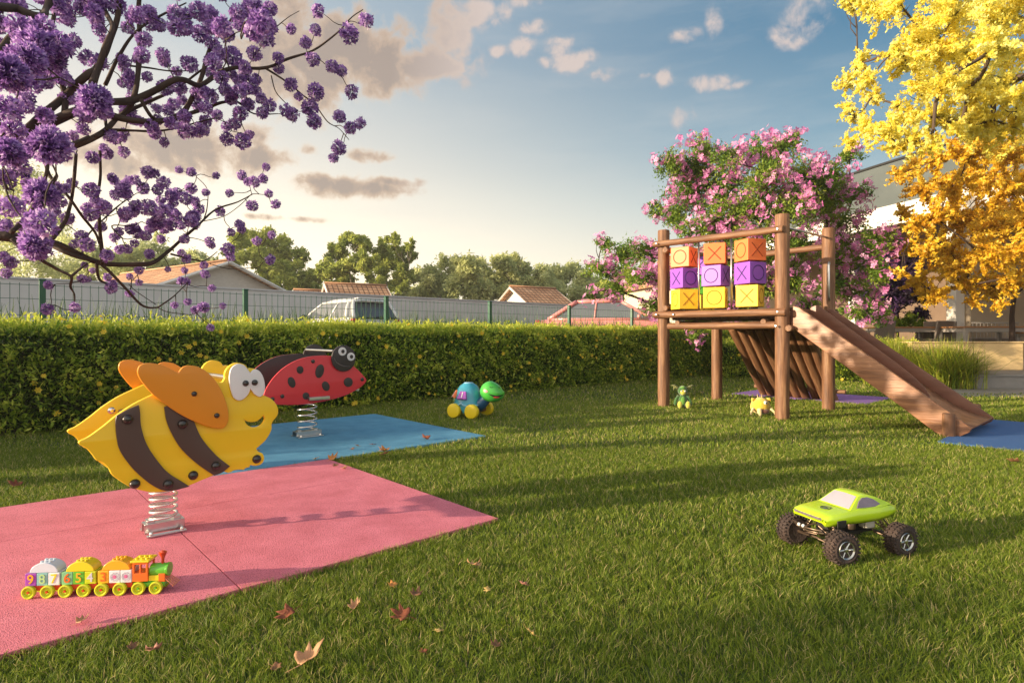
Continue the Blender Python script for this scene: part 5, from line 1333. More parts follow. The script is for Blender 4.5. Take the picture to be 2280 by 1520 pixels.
def tree(name, label, base, fork, lobes, nleaf, leaf, lm, bm_, trunk_r, seed, cat='tree', group=None, aspect=.42, twigs=2, tone0=.45, sub=12, sig=.17, inner=.35, spray=False):
    r = random.Random(seed); nr = np.random.default_rng(seed); base = Vector(base); fork = Vector(fork)
    t = thing(name, label, cat, base, 0, group)
    L = [(Vector(c) - base, rad) for c, rad in lobes]; fk = fork - base
    k = MB(); tp = curve_pts((0, 0, -.05), fk, r, 0, .04, 7); k.tube(tp, [trunk_r * 1.45] + taper(trunk_r * 1.05, trunk_r * .72, 6), 12, True, .25, seed); k.build('trunk', bm_, t, smooth=True)
    k = MB()
    # limbs: every clump hangs on the nearest clump closer to the trunk
    order = sorted(range(len(L)), key=lambda i: (L[i][0] - fk).length); par = {}; done = []
    for i in order:
        c = L[i][0]; best = None; bd = (c - fk).length * 1.0
        for j in done:
            q = (c - L[j][0]).length + .25 * (L[j][0] - fk).length
            if q < bd: bd = q; best = j
        par[i] = best; done.append(i)
    cnt = {i: 1 for i in order}
    for i in order[::-1]:
        if par[i] is not None: cnt[par[i]] += cnt[i]
    rad_of = lambda i: trunk_r * min(.7, max(.10, .12 * cnt[i] ** .5))
    for i in order:
        c, rad = L[i]; top = par[i] is None
        st_ = tp[r.randint(5, 7)] if top else L[par[i]][0]
        pts = curve_pts(st_, c, r, 0, .12, 7, start=(0, 0, 1) if top else None); k.tube(pts, taper(rad_of(i), rad_of(i) * .6, 7), 7, True, .2, seed)
        for j in range(twigs):
            s2 = pts[r.randint(3, 6)]; e = c + Vector((r.gauss(0, 1), r.gauss(0, 1), r.gauss(0, .8))).normalized() * rad * .8
            k.tube(curve_pts(s2, e, r, 0, .15, 4), taper(trunk_r * .08, trunk_r * .025, 4), 5)
    k.build('limbs', bm_, t, smooth=True)
    pos, tn = clumpy([(tuple(c), rad) for c, rad in L], nleaf, nr, sub, sig, inner, spray)
    V, F = leaf_quads(pos, np.full(len(pos), leaf), nr, aspect)
    zr = (pos[:, 2] - pos[:, 2].min()) / max(1e-3, np.ptp(pos[:, 2]))
    tone = np.clip(tone0 + tn + nr.normal(0, .13, len(pos)), 0, 1)
    link_mesh('crown', np_mesh('crown', V, F, 4, {'rnd': tone.repeat(4)}), lm, t)
    return t, L
def lobes_px(lst, Y0, Y1, seed, sc=1.0):
    r = random.Random(seed); out = []
    for (x, y, rad) in lst:
        Y = r.uniform(Y0, Y1); out.append((tuple(at(x, y, Y)), rad * Y / FPX * sc))
    return out

# ---- background trees beyond the wall
def leafm(name, a, b, c, tr=.5): return material(name, a, .6, [b, c], attr='rnd', trans=tr, spec=.3)
bg_a = leafm('far_leaves_dark', (.14, .20, .04), (.38, .44, .09), (.68, .70, .18))
bg_b = leafm('far_leaves_olive', (.26, .30, .12), (.50, .54, .22), (.70, .70, .32))
bg_c = leafm('far_leaves_pale', (.30, .34, .14), (.54, .58, .26), (.72, .74, .36))
G = 'trees beyond the boundary wall'
def bgtree(label, lst, Y, bx, lm, seed, n=9000, leaf=.28, bm_=bark_grey, dY=2.5, tr=.22, **kw):
    kw.setdefault('tone0', .62)
    lobes = lobes_px(lst, Y - dY, Y + dY, seed)
    b = at(bx, HZ, Y); b.z = 0
    mz = sum(c[2] for c, _ in lobes) / len(lobes)
    return tree('background_tree', label, b, (b.x, Y, max(1.6, mz * .55)), lobes, n, leaf, lm, bm_, tr, seed, group=G, **kw)
bgtree('big pale green tree at the far left behind the purple blossom', [(20, 420, 55), (70, 400, 50), (110, 430, 40), (-30, 470, 60), (30, 520, 70), (110, 510, 55), (160, 560, 45), (60, 590, 60), (-40, 580, 60), (130, 600, 40)], 37.5, 40, bg_c, 101, 15000, .20)
bgtree('olive tree second from left behind the purple branches and above the grey wall', [(200, 570, 45), (240, 600, 45), (290, 580, 50), (340, 560, 45), (370, 590, 40), (300, 620, 40), (180, 610, 40), (400, 600, 30)], 43.5, 290, bg_c, 102, 12649, 0.312)
bgtree('dark green tree right behind the brick gable house', [(540, 540, 34), (580, 532, 34), (615, 555, 36), (650, 580, 36), (600, 590, 42), (560, 575, 34), (665, 610, 34), (640, 625, 34), (510, 575, 26), (690, 640, 30), (480, 610, 30), (600, 630, 40)], 44.5, 600, bg_a, 103, 19550, 0.338, sig=.14)
bgtree('tall open crowned tree with pale limbs above the tiled roofs left of centre', [(745, 565, 30), (775, 540, 30), (800, 545, 28), (730, 600, 30), (780, 590, 38), (760, 625, 34), (705, 615, 26), (820, 580, 26)], 42.5, 785, bg_a, 104, 17250, 0.312, sig=.13, twigs=4, tone0=.52)
bgtree('tall open crowned tree with pale limbs just right of its twin above the tiled roof', [(850, 555, 26), (878, 540, 22), (900, 570, 26), (870, 590, 34), (905, 605, 24), (850, 620, 32), (895, 630, 28), (915, 545, 14)], 43, 870, bg_a, 105, 13799, 0.312, sig=.13, twigs=4, tone0=.5)
bgtree('broad olive bushy tree in the middle with a rounded top', [(960, 620, 32), (1000, 600, 34), (1040, 595, 32), (1065, 590, 28), (1080, 620, 34), (1020, 635, 36), (960, 655, 30), (930, 665, 26), (1060, 650, 34)], 45.5, 1020, bg_b, 106, 17250, 0.325, sig=.2)
bgtree('feathery pale tree right of the broad olive tree', [(1120, 590, 26), (1145, 585, 24), (1165, 605, 26), (1110, 620, 30), (1150, 635, 30), (1185, 620, 22), (1120, 655, 28)], 46.5, 1140, bg_b, 107, 12649, 0.325, sig=.2, tone0=.55)
bgtree('pale feathery tree furthest right of the row before the pink blossom', [(1215, 620, 26), (1245, 610, 26), (1275, 605, 24), (1300, 625, 24), (1240, 645, 28), (1285, 650, 28), (1210, 655, 24)], 47.5, 1255, bg_c, 108, 12649, 0.325, sig=.2)
bgtree('dark rounded tree low behind the left part of the pink flowering tree', [(1350, 640, 26), (1385, 630, 28), (1420, 650, 28), (1370, 665, 26), (1440, 610, 30), (1490, 640, 40), (1550, 650, 40)], 44.5, 1400, bg_a, 109, 12649, 0.312)
bgtree('distant green tree seen through the gap between the play tower and the modern building', [(1640, 650, 40), (1720, 640, 40), (1800, 660, 40), (1870, 680, 34), (1700, 690, 36), (1780, 700, 34)], 45.5, 1740, bg_a, 110, 11500, 0.312)

bgtree('pale continuous row tree filling the gap left of the broad olive tree', [(930, 650, 28), (900, 660, 26), (850, 655, 28), (800, 655, 28), (960, 625, 22), (985, 660, 28), (925, 615, 22)], 52, 905, bg_c, 111, 9000, .40)
bgtree('pale tree filling the skyline gap right of the feathery pale tree', [(1190, 640, 28), (1210, 610, 24), (1170, 660, 28), (1240, 655, 28), (1090, 640, 30), (1075, 665, 26), (1300, 660, 28), (1330, 640, 28)], 52, 1195, bg_c, 112, 10000, .40)
bgtree('pale tree low on the skyline behind the brick gable house', [(420, 620, 34), (460, 600, 34), (380, 630, 30), (500, 630, 34), (700, 640, 30), (660, 655, 30), (440, 575, 26)], 54, 450, bg_c, 113, 10000, .42)

# ---- pink flowering tree behind the tower
pk_leaf = leafm('silk_tree_leaves', (.06, .14, .025), (.20, .32, .04), (.46, .52, .07), .45)
pink_m = material('pink_petals', (.62, .14, .44), .5, [(.76, .28, .58), (.88, .52, .74)], attr='rnd', trans=.35)
PK = [(1490,365,34),(1545,365,55),(1600,410,70),(1530,430,55),(1500,475,42),(1462,470,24),(1620,350,36),(1560,325,28),(1700,345,48),(1745,330,36),(1768,304,20),(1710,400,60),(1790,390,55),(1845,400,52),(1892,345,26),(1830,450,62),(1760,455,60),(1680,475,60),(1600,485,55),(1870,500,52),(1905,430,34),(1950,535,42),(1900,570,52),(1960,600,40),(1850,560,48),(1780,550,55),(1690,550,55),(1610,540,48),(1550,520,36),(1750,630,52),(1850,640,46),(1905,650,46),(1345,540,20),(1385,570,42),(1335,600,34),(1440,560,38),(1420,610,40),(1370,640,34),(1465,620,36),(1455,680,30),(1320,655,18),(1945,690,36),(1985,535,22),(1560,715,26),(1545,750,16),(1610,600,46),(1700,640,36),(1640,690,34),(1900,700,28),(1800,690,30)]
pkl = lobes_px(PK, 11.2, 13.0, 5)
pk_base = ground(1656, 838); pk_t, pkL = tree('pink_flowering_tree', 'broad tree covered in pink blossom clusters growing behind the log play tower', pk_base, pk_base + Vector((.05, -.7, 1.35)), pkl, 70000, .078, pk_leaf, bark_dark, .12, 5, aspect=.34, sub=14, sig=.20, tone0=.42, twigs=3, inner=.2)
def blossom_me(seed, nfl=7, size=1.0):
    r = random.Random(seed); k = MB()
    for _ in range(nfl):
        c = Vector((r.gauss(0, .5), r.gauss(0, .5), r.gauss(0, .4))); ax = (c.normalized() + Vector((r.gauss(0, .4), r.gauss(0, .4), .3))).normalized(); x, y = orth(ax); a0 = r.uniform(0, 6.28); tn = r.uniform(0, 1)
        for i in range(5):
            a = a0 + i * 2 * math.pi / 5; p = x * math.cos(a) + y * math.sin(a); s = ax.cross(p); w = r.uniform(.8, 1.15)
            k.add([c + p * .04, c + p * .28 * w + s * .17 + ax * .12, c + p * .48 * w + ax * .10, c + p * .28 * w - s * .17 + ax * .12], [(0, 1, 2, 3)], rnd=min(1, max(0, tn + r.uniform(-.25, .25))))
    o = k.build('b', pink_m); me = o.data; bpy.data.objects.remove(o); return me
def scatter_parts(root, name, plural, items, mes, mats, limit=100):
    """items: (distance, location, scale, rotation euler); nearest ones become parts"""
    items.sort(key=lambda q: q[0]); VV = []; FF = []; RR = []; off = 0; MI = []
    arr = []
    for me in mes:
        v = np.zeros(len(me.vertices) * 3, np.float32); me.vertices.foreach_get('co', v)
        rn = np.zeros(len(me.vertices), np.float32); me.attributes['rnd'].data.foreach_get('value', rn)
        f = np.array([list(p.vertices) for p in me.polygons]); arr.append((v.reshape(-1, 3), f, rn))
    for i, (_, p, sc, eu) in enumerate(items):
        j = i % len(mes)
        if i < limit:
            o = bpy.data.objects.new(name, mes[j]); C.objects.link(o); o.parent = root; o.location = p; o.rotation_euler = eu; o.scale = (sc,) * 3
        else:
            v, f, rn = arr[j]; m = np.array(Euler(eu).to_matrix()); VV.append((v @ m.T) * sc + np.array(p)); FF.append(f + off); RR.append(rn); off += len(v)
    if VV:
        o = link_mesh(plural, np_mesh(plural, np.concatenate(VV), np.concatenate(FF), 4, {'rnd': np.concatenate(RR)}), mats, root); o['kind'] = 'stuff'
r = random.Random(77); items = []
bms = [blossom_me(i) for i in range(4)]
camv = Vector((0, 0, 1))
for c, rad in pkL:
    m = max(4, int(18 * (rad / .45) ** 2))
    for _ in range(m):
        d = Vector((r.gauss(0, 1), r.gauss(0, 1) - .5, r.gauss(0, 1) + .1)).normalized(); p = c + d * rad * r.uniform(.75, 1.15)
        items.append(((p + pk_base - camv).length, p, r.uniform(.085, .145), (r.uniform(0, 6), r.uniform(0, 6), r.uniform(0, 6))))
scatter_parts(pk_t, 'blossom', 'blossoms', items, bms, pink_m)

# ---- dark purple-red tree behind it
dp = material('dark_purple_leaves', (.020, .010, .025), .6, [(.07, .03, .12), (.13, .06, .26)], attr='rnd', trans=.25)
dl = lobes_px([(1985, 560, 34), (2020, 590, 34), (2050, 560, 26), (1975, 620, 36), (2030, 640, 38), (2000, 670, 34), (2060, 660, 24), (1950, 660, 30), (2045, 700, 20), (1930, 600, 30)], 15.2, 16.6, 12)
b = at(1995, HZ, 15.9); b.z = .44
tree('purple_leaved_tree', 'small dark tree with purple flowers and leaves between the pink tree and the building', b, b + Vector((0, 0, 1.3)), dl, 15000, .10, dp, bark_dark, .08, 12, tone0=.4)
dg_ = lobes_px([(1960, 715, 22), (1990, 722, 20), (2020, 715, 22), (2045, 725, 18), (1940, 700, 22)], 15.0, 16.0, 13)
b = at(2000, HZ, 15.5); b.z = .44
tree('leafy_shrub', 'small bright green shrub behind the woven chairs at the back of the terrace', b, b + Vector((0, 0, .35)), dg_, 5000, .09, pk_leaf, bark_dark, .03, 14, cat='shrub', tone0=.6)

# ---- yellow trees at the right
y_up = material('yellow_leaves_pale', (.82, .62, .05), .5, [(.94, .84, .14), (.96, .94, .42)], attr='rnd', trans=.5)
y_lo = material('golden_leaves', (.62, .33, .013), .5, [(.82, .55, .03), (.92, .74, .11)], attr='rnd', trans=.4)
UP = [(1895,8,26),(1930,12,34),(1965,25,34),(2000,8,30),(2120,20,55),(2190,20,60),(2250,30,50),(2070,70,42),(2035,95,40),(2020,130,40),(1985,120,30),(2090,110,55),(2150,120,60),(2215,100,55),(2265,120,45),(1912,140,28),(1885,185,24),(1925,185,30),(1945,215,22),(1885,245,20),(2000,235,16),(2050,195,36),(2095,190,42),(2150,200,55),(2210,190,55),(2260,210,45),(1900,262,18),(1930,290,34),(1980,285,42),(2040,262,36),(2030,312,36),(2095,265,45),(2140,285,50),(2200,270,52),(2260,275,45),(1890,318,20),(1995,325,24),(2070,320,30),(2340,60,70),(2360,160,70),(2350,260,70),(2310,-40,70),(2180,-40,60),(2060,-40,50),(1950,-40,40)]
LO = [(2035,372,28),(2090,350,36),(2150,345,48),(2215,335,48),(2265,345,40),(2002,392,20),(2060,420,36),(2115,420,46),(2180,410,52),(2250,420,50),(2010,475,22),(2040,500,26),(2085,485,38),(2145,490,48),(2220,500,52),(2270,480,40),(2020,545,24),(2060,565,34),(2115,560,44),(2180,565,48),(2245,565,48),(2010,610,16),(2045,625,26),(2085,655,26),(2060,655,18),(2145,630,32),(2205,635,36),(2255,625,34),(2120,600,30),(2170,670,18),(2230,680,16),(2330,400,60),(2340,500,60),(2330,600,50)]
ul = lobes_px(UP, 6.3, 8.0, 21); b = Vector((9.6, 7.3, 0))
yt_, yL = tree('yellow_tree', 'nearer tree with bright pale yellow foliage filling the top right corner above the roof line', b, b + Vector((-.5, 0, 4.6)), ul, 92000, .046, y_up, bark_brown, .075, 21, group='yellow trees on the right', aspect=.5, spray=True, sub=22, sig=.075, tone0=.55, twigs=4, inner=.1)
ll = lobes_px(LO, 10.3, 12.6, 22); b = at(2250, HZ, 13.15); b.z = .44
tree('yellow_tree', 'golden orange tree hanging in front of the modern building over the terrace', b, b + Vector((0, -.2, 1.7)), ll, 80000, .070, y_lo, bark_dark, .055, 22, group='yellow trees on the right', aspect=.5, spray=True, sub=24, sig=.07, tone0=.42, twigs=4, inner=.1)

# ---- purple flowering tree in the left foreground
z5 = lambda pts: [(x / 3.3045, y / 3.3045 + 360) for x, y in pts]
z6 = lambda pts: [(x / 2.651, y / 2.651) for x, y in pts]
BRN = [  # (points in photo px, depth at start, depth at end, radius m start, end)
 (z6([(-160, 790), (0, 800), (100, 828), (180, 740), (300, 640), (400, 560), (520, 440), (570, 400), (640, 260), (690, 90), (700, -60)]), 3.2, 3.9, .036, .016),
 (z6([(90, 845), (300, 720), (500, 640), (650, 600), (800, 593), (1000, 482), (1080, 472), (1180, 495), (1290, 430), (1390, 402), (1560, 402), (1700, 350), (1850, 300), (1980, 200), (2060, 120), (2140, 60)]), 3.3, 4.9, .032, .004),
 (z6([(640, 672), (780, 712), (950, 722), (1080, 682), (1200, 640), (1300, 602), (1400, 602), (1500, 668), (1640, 672)]), 3.6, 4.6, .024, .004),
 (z6([(420, 862), (600, 780), (700, 690), (850, 620), (1030, 530), (1170, 420), (1380, 300)]), 3.4, 4.4, .022, .005),
 (z6([(560, 800), (650, 765), (850, 780), (1000, 762), (1230, 702), (1300, 690)]), 3.5, 4.5, .014, .003),
 (z6([(825, -60), (822, 60), (828, 200), (815, 400), (795, 560), (770, 640), (700, 700)]), 4.0, 3.7, .016, .020),
 (z6([(1000, 715), (1080, 660), (1150, 540), (1200, 400), (1240, 300), (1320, 180), (1400, 80), (1530, 0)]), 3.9, 4.6, .026, .006),
 (z6([(550, 500), (580, 400), (620, 280), (660, 150), (610, 60), (600, -60)]), 3.5, 3.9, .024, .014),
 (z6([(1560, 402), (1620, 440), (1700, 495), (1780, 560), (1850, 612), (1930, 720), (2000, 760), (2060, 825)]), 4.5, 5.0, .010, .003),
 (z6([(1600, 450), (1620, 540), (1680, 610)]), 4.6, 4.7, .006, .003),
 (z6([(1600, 180), (1700, 100), (1770, 65)]), 4.6, 4.8, .005, .002),
 (z6([(-120, 20), (0, 40), (100, 48), (180, 78), (260, 90), (280, 40), (300, -50)]), 3.0, 3.4, .024, .018),
 (z6([(-120, 380), (0, 290), (60, 220), (160, 150), (240, 100), (300, 20)]), 2.9, 3.4, .026, .016),
 (z6([(375, 670), (380, 560), (340, 430), (310, 300), (310, 120), (340, -40)]), 3.5, 3.7, .020, .012),
 (z6([(620, 500), (700, 330), (800, 190), (960, 90), (1100, 20)]), 3.7, 4.2, .014, .006),
 (z6([(700, 380), (850, 400), (1000, 420), (1150, 410)]), 3.8, 4.2, .008, .004),
 (z6([(830, 590), (900, 700), (960, 722)]), 3.7, 3.9, .014, .012),
 (z6([(620, 680), (630, 760)]), 3.6, 3.5, .012, .010),
 (z6([(0, 740), (90, 790), (200, 820), (380, 850), (520, 800)]), 3.2, 3.4, .018, .012),
 (z6([(1350, 400), (1330, 330), (1340, 240)]), 4.2, 4.3, .007, .004),
 (z5([(-240, 540), (0, 552), (90, 560), (150, 553), (250, 580), (400, 600), (500, 640), (600, 682), (750, 742), (1000, 757), (1130, 742), (1250, 655), (1330, 580), (1420, 500), (1500, 420), (1600, 345), (1750, 300), (1860, 240)]), 3.3, 4.8, .034, .004),
 (z5([(390, 625), (470, 660), (590, 705), (700, 728)]), 3.6, 3.8, .015, .013),
 (z5([(90, 575), (180, 650), (300, 722), (420, 790), (520, 842), (520, 915), (550, 960), (547, 1020)]), 3.4, 3.9, .016, .004),
 (z5([(520, 842), (580, 790), (640, 745)]), 3.7, 3.8, .010, .006),
 (z5([(90, 520), (150, 460), (250, 330), (340, 120), (350, -60), (300, -200)]), 3.4, 3.5, .018, .010),
 (z5([(742, -80), (740, 100), (718, 280), (735, 420), (745, 600), (752, 745)]), 3.9, 3.9, .010, .014),
 (z5([(330, -60), (360, 100), (500, 262), (600, 400), (700, 520), (730, 600)]), 3.6, 3.9, .012, .008),
 (z5([(740, 745), (800, 800), (900, 905), (1040, 1050), (1150, 1072), (1210, 1040), (1290, 980), (1380, 895)]), 3.9, 4.5, .013, .004),
 (z5([(1160, 1072), (1240, 1105), (1400, 1125)]), 4.2, 4.4, .004, .002),
 (z5([(705, 745), (730, 850), (790, 890), (850, 905)]), 3.9, 4.1, .012, .006),
 (z5([(380, 560), (470, 440), (520, 280), (545, 120), (560, -60)]), 3.6, 3.7, .014, .010),
 (z5([(1260, 680), (1400, 712), (1500, 720), (1600, 660)]), 4.4, 4.7, .009, .003),
 (z5([(1540, 745), (1700, 790), (1850, 780)]), 4.6, 4.8, .004, .002),
 (z5([(1380, 550), (1460, 565), (1550, 600)]), 4.5, 4.7, .004, .002),
 (z5([(1500, 430), (1650, 400), (1760, 330), (1850, 240)]), 4.6, 4.8, .004, .002),
 (z5([(1500, 420), (1530, 330), (1520, 200), (1440, 110)]), 4.6, 4.7, .006, .002),
 (z5([(750, 440), (870, 330), (1000, 240)]), 4.0, 4.2, .006, .003),
 (z5([(600, 700), (640, 560), (760, 420), (900, 300)]), 3.9, 4.3, .009, .004),
 (z5([(900, 560), (820, 470), (960, 470), (1040, 440)]), 4.1, 4.3, .006, .003),
 (z5([(950, 900), (1000, 950), (1150, 1050)]), 4.1, 4.3, .003, .003),
]
TB = Vector((-5.3, 3.35, 0))
pt_ = thing('purple_flowering_tree', 'bare-branched tree hung with violet blossom balls reaching in from the left foreground', 'tree', TB, 0)
rr = random.Random(31)
SKEL = []
def cr_line(pts, per=5):
    out = []; n = len(pts)
    for i in range(n - 1):
        p0, p1, p2, p3 = pts[max(0, i - 1)], pts[i], pts[i + 1], pts[min(n - 1, i + 2)]
        for k_ in range(per):
            t = k_ / per; out.append(.5 * ((2 * p1) + (-p0 + p2) * t + (2 * p0 - 5 * p1 + 4 * p2 - p3) * t * t + (-p0 + 3 * p1 - 3 * p2 + p3) * t ** 3))
    out.append(pts[-1]); return out
for bi, (pts, ya, yb, ra, rb) in enumerate(BRN):
    n = len(pts); P3 = []
    for i, (x, y) in enumerate(pts):
        Y = ya + (yb - ya) * i / (n - 1) + .05 * math.sin(i * 1.7 + bi); P3.append(at(x, y, Y) - TB)
    P3 = cr_line(P3, 5); m = len(P3)
    P3 = [p + Vector((mnoise.noise(p * 3), mnoise.noise(p * 3 + Vector((9, 0, 0))), mnoise.noise(p * 3 + Vector((0, 9, 0))))) * .012 for p in P3]
    k = MB(); k.tube(P3, [max(.0026, (ra + (rb - ra) * i / (m - 1)) * .86) for i in range(m)], 9, True, .35, bi); k.build('branch', bark_dark, pt_, smooth=True)
    SKEL += [(p, ra + (rb - ra) * i / (m - 1)) for i, p in enumerate(P3)]
# trunk and the limbs feeding the traced branches (left of the picture)
k = MB(); k.tube([(0, 0, -.1), (.05, 0, .5), (.02, .02, 1.1), (.1, .0, 1.8), (.05, -.05, 2.6), (.15, 0, 3.6)], [.17, .135, .12, .11, .095, .07], 16, True, .3, 3); k.build('trunk', bark_dark, pt_, smooth=True)
k = MB()
for (z, (x, y), Y) in ((.9, z5([(-240, 540)])[0], 3.25), (1.6, z6([(-160, 790)])[0], 3.2), (2.2, z6([(-120, 380)])[0], 2.9), (2.6, z6([(-120, 20)])[0], 3.0), (3.2, (140, -80), 3.5), (3.4, (230, -60), 3.9), (3.3, (310, -40), 4.0), (1.3, (-30, 700 / 3.3 + 360), 3.3)):
    e = at(x, y, Y) - TB; k.tube(curve_pts((.06, 0, z), e, rr, 0, .08, 6, start=(.6, 0, .5)), taper(.06, .030, 6), 9, True, .3, int(z * 10))
k.build('limbs', bark_dark, pt_, smooth=True)

pur = material('violet_petals', (.14, .055, .26), .55, [(.44, .23, .64), (.80, .60, .90)], attr='rnd', trans=.42)
def ball_me(seed, nf=34, ps=1.0):
    r = random.Random(seed); k = MB()
    for i in range(nf):
        ph = math.acos(1 - 2 * (i + .5) / nf); th = i * 2.39996 + r.uniform(-.25, .25)
        d = Vector((math.sin(ph) * math.cos(th), math.sin(ph) * math.sin(th), math.cos(ph))); d = (d + Vector((r.gauss(0, .13), r.gauss(0, .13), r.gauss(0, .13)))).normalized()
        x, y = orth(d); l = r.uniform(.72, 1.02); tn = r.uniform(.05, .75)
        # trumpet
        for q in range(3):
            a = q * 2.09; b_ = a + 2.09; p1 = x * math.cos(a) + y * math.sin(a); p2 = x * math.cos(b_) + y * math.sin(b_)
            k.add([d * .12 + p1 * .015, d * .12 + p2 * .015, d * .70 * l + p2 * .075, d * .70 * l + p1 * .075], [(0, 1, 2, 3)], rnd=tn * .35)
        a0 = r.uniform(0, 6.28)
        for q in range(5):
            a = a0 + q * 1.2566; p = x * math.cos(a) + y * math.sin(a); s = d.cross(p); w = r.uniform(.8, 1.2); fl_ = r.uniform(-.05, .12)
            k.add([d * .66 * l + p * .05, d * (.84 * l) + p * .17 * w * ps + s * .115 * ps, d * ((.88 + fl_) * l) + p * .33 * w * ps, d * (.84 * l) + p * .17 * w * ps - s * .115 * ps], [(0, 1, 2, 3)], rnd=min(1, max(0, tn + r.uniform(-.2, .35))))
    o = k.build('b', pur); me = o.data; bpy.data.objects.remove(o); return me
BL = [(708,25,36),(815,45,40),(778,75,52),(648,65,28),(703,68,32),(680,95,32),(696,132,38),(619,128,30),(740,148,36),(760,157,32),(647,188,36),(783,205,38),(703,205,46),(690,238,46),(700,270,40),(757,260,36),(780,285,34),(802,275,32),(755,328,40),(743,352,28),(636,245,34),(650,255,38),(600,234,34),(581,219,30),(558,185,40),(532,204,40),(524,275,34),(505,309,36),(555,300,26),(455,290,30),(415,292,44),(366,317,26),(338,281,36),(272,185,26),(422,143,44),(494,60,56),(581,49,66),(566,68,60),(590,85,50),(566,121,40),(517,124,50),(494,173,38),(275,339,30),(238,343,32),(272,306,26),(207,351,34),(185,287,34),(162,302,30),(245,302,36),(620,152,30),(665,215,24),(560,20,50),(600,20,40),(530,30,46),(465,30,46),(475,100,40),(445,75,44),(395,60,50),(545,150,36),(470,215,36),(440,235,34),(400,195,40),(375,245,34),(600,60,44),(1,-10,40),
(330,383,38),(346,386,24),(399,378,20),(425,383,26),(481,391,20),(539,391,28),(552,405,24),(566,404,30),(586,398,26),(593,372,22),(365,407,34),(250,396,28),(319,419,32),(384,433,34),(412,442,34),(434,448,28),(458,428,22),(511,430,22),(598,431,22),(614,455,26),(561,458,32),(490,470,28),(274,425,40),(257,433,30),(297,472,30),(281,476,34),(330,463,44),(363,469,38),(384,472,24),(350,496,40),(378,499,36),(424,493,36),(433,481,34),(402,502,26),(436,501,24),(533,499,26),(537,510,24),(514,517,22),(605,523,22),(572,537,24),(602,578,28),(467,538,26),(472,546,20),(508,554,34),(514,572,22),(415,576,26),(404,563,22),(410,532,26),(359,532,24),(324,525,30),(333,566,28),(300,541,22),(290,511,28),(283,555,26),(266,555,26),(239,569,34),(182,525,32),(194,545,40),(165,543,24),(254,529,26),(265,516,26),(224,505,30),(151,486,36),(203,478,36),(194,463,32),(233,461,40),(133,448,34),(147,420,30),(91,433,84),(91,496,80),(79,545,80),(27,460,60),(12,500,32),(48,505,28),(14,608,26),(24,585,34),(6,572,32),(182,620,24),(195,622,18),(107,635,24),(106,688,32),(166,684,28),(247,641,30),(251,631,22),(239,617,22),(206,602,16),(188,590,18),(289,616,18),(310,602,24),(310,629,18),(374,599,16),(411,602,18),(454,590,22),(457,610,24),(403,625,22),(416,626,20),(472,641,20),(418,672,20),(389,679,20),(434,690,22),(454,684,32),(496,681,18),(469,729,20),(289,654,22),
(81,100,96),(60,130,90),(110,130,80),(130,100,70),(19,162,100),(70,181,60),(209,223,84),(106,321,100),(130,330,70),(19,241,70),(23,340,80),(45,377,50),(30,290,60),(95,60,60),(40,60,60)]
rb = random.Random(5)
for _ in range(150):   # the crowded crown
    x = rb.triangular(-170, 640, 60); y = rb.triangular(-150, 330, 40)
    if x > 560 and y > 130: continue
    BL.append((x, y, rb.uniform(28, 50)))
for _ in range(26): BL.append((rb.uniform(-120, 240), rb.uniform(330, 520), rb.uniform(26, 44)))
for _ in range(45): BL.append((rb.uniform(260, 600), rb.uniform(120, 300), rb.uniform(24, 36)))
for _ in range(30): BL.append((rb.uniform(210, 450), rb.uniform(400, 520), rb.uniform(24, 34)))
bms = [ball_me(i) for i in range(5)]; items = []; twg = MB()
sk = np.array([tuple(p) for p, _ in SKEL]); skw = sk + np.array(tuple(TB)); skp = np.stack([1140 + FPX * skw[:, 0] / skw[:, 1], HZ - FPX * (skw[:, 2] - 1) / skw[:, 1], skw[:, 1]], 1)
balls = []
for i, (x, y, dpx) in enumerate(BL):
    Y = min(5.2, max(2.0, 4.3 * (31 / dpx) ** .62 + rb.uniform(-.25, .25)))
    jj = int(np.argmin(np.hypot(skp[:, 0] - x, skp[:, 1] - y))); w_ = .75 if dpx < 55 else .15
    Y = Y * (1 - w_) + (skp[jj, 2] + rb.uniform(-.22, .22)) * w_
    p = at(x, y, Y) - TB; rad = dpx / FPX * Y / 2
    items.append(((p + TB - camv).length, p, rad, (rb.uniform(0, 6), rb.uniform(0, 6), rb.uniform(0, 6))))
    balls.append((float(np.min(np.linalg.norm(sk - np.array(tuple(p)), axis=1))), p))
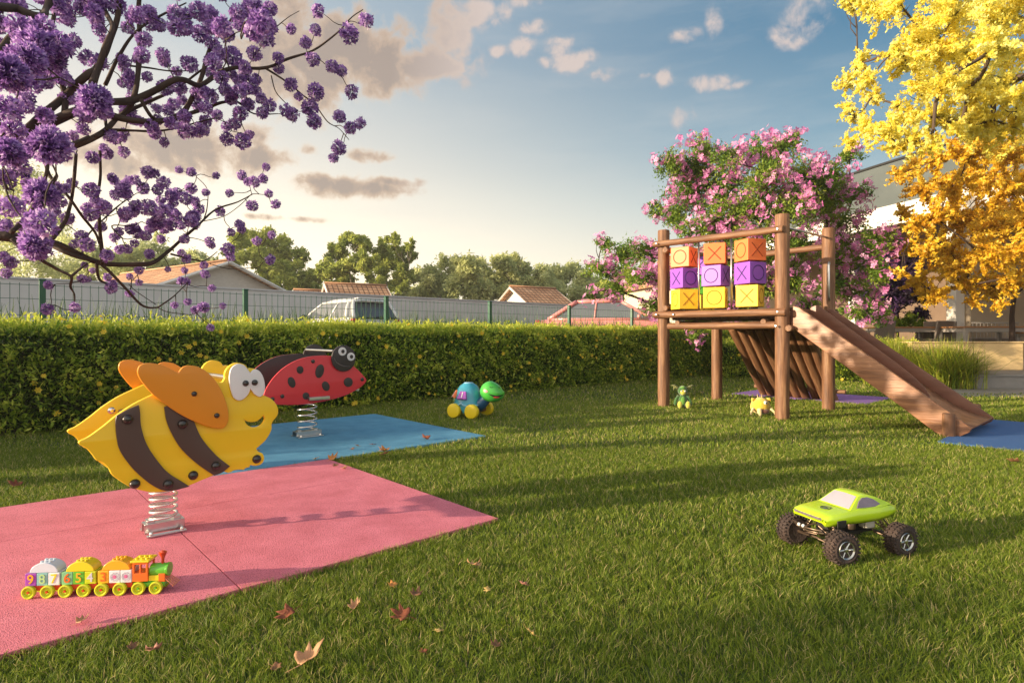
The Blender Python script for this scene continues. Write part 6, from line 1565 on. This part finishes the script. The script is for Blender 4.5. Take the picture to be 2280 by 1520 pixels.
# twigs grow outwards: each ball hangs on the nearest wood or the nearest stem already grown
for d0, p in sorted(balls, key=lambda q: q[0]):
    dd = np.linalg.norm(sk - np.array(tuple(p)), axis=1); j = int(np.argmin(dd)); q = Vector(sk[j])
    pts = curve_pts(q, p, rb, .05, .16, 5); L_ = (p - q).length; twg.tube(pts, taper(min(.005, .0026 + L_ * .006), .0019, 5), 5, False)
    sk = np.vstack([sk, np.array([tuple(pts[2]), tuple(pts[4])])])
twg.build('twigs', bark_dark, pt_, smooth=True)['kind'] = 'stuff'
bigs = [ball_me(20 + i, 110, .58) for i in range(3)]
scatter_parts(pt_, 'blossom_ball', 'blossom_balls', items, bms, pur)
for o in list(pt_.children):      # the largest clusters are made of many more small flowers
    if o.name.startswith('blossom_ball') and o.get('kind') is None and o.scale.x > .075: o.data = bigs[hash(round(o.location.x * 997)) % 3]


# unseen thin tree, added only so its shade dapples the nearest grass
sh_l = leafm('shade_tree_leaves', (.05, .09, .02), (.12, .18, .03), (.24, .30, .06))
r = random.Random(91); sl = []
for i in range(8): sl.append(((-13.2 + r.uniform(-1.8, 1.8), -3.25 + r.uniform(-.5, .5), r.uniform(2.2, 3.9)), r.uniform(.2, .36)))
tree('shade_tree', 'unseen thin leafy tree outside the left edge, added only to shade the near lawn', (-13.2, -4.3, 0), (-13.2, -4.0, 1.9), sl, 2600, .09, sh_l, bark_brown, .05, 91, sub=10, sig=.22)
# ================================================================== air
hz = MB(); hz.box((10, 30, 14), (150, 84, 30)); ho = hz.build('haze', None)
hm = bpy.data.materials.new('haze_air'); hm.use_nodes = True; hn = hm.node_tree; hn.nodes.clear()
pv = hn.nodes.new('ShaderNodeVolumePrincipled'); pv.inputs['Color'].default_value = (1.0, .96, .90, 1); pv.inputs['Density'].default_value = .0012; pv.inputs['Anisotropy'].default_value = .35
mo_ = hn.nodes.new('ShaderNodeOutputMaterial'); hn.links.new(pv.outputs[0], mo_.inputs['Volume'])
ho.data.materials.append(hm); ho['kind'] = 'stuff'; ho['label'] = 'thin warm evening haze over the garden and the distant trees'; ho['category'] = 'haze'
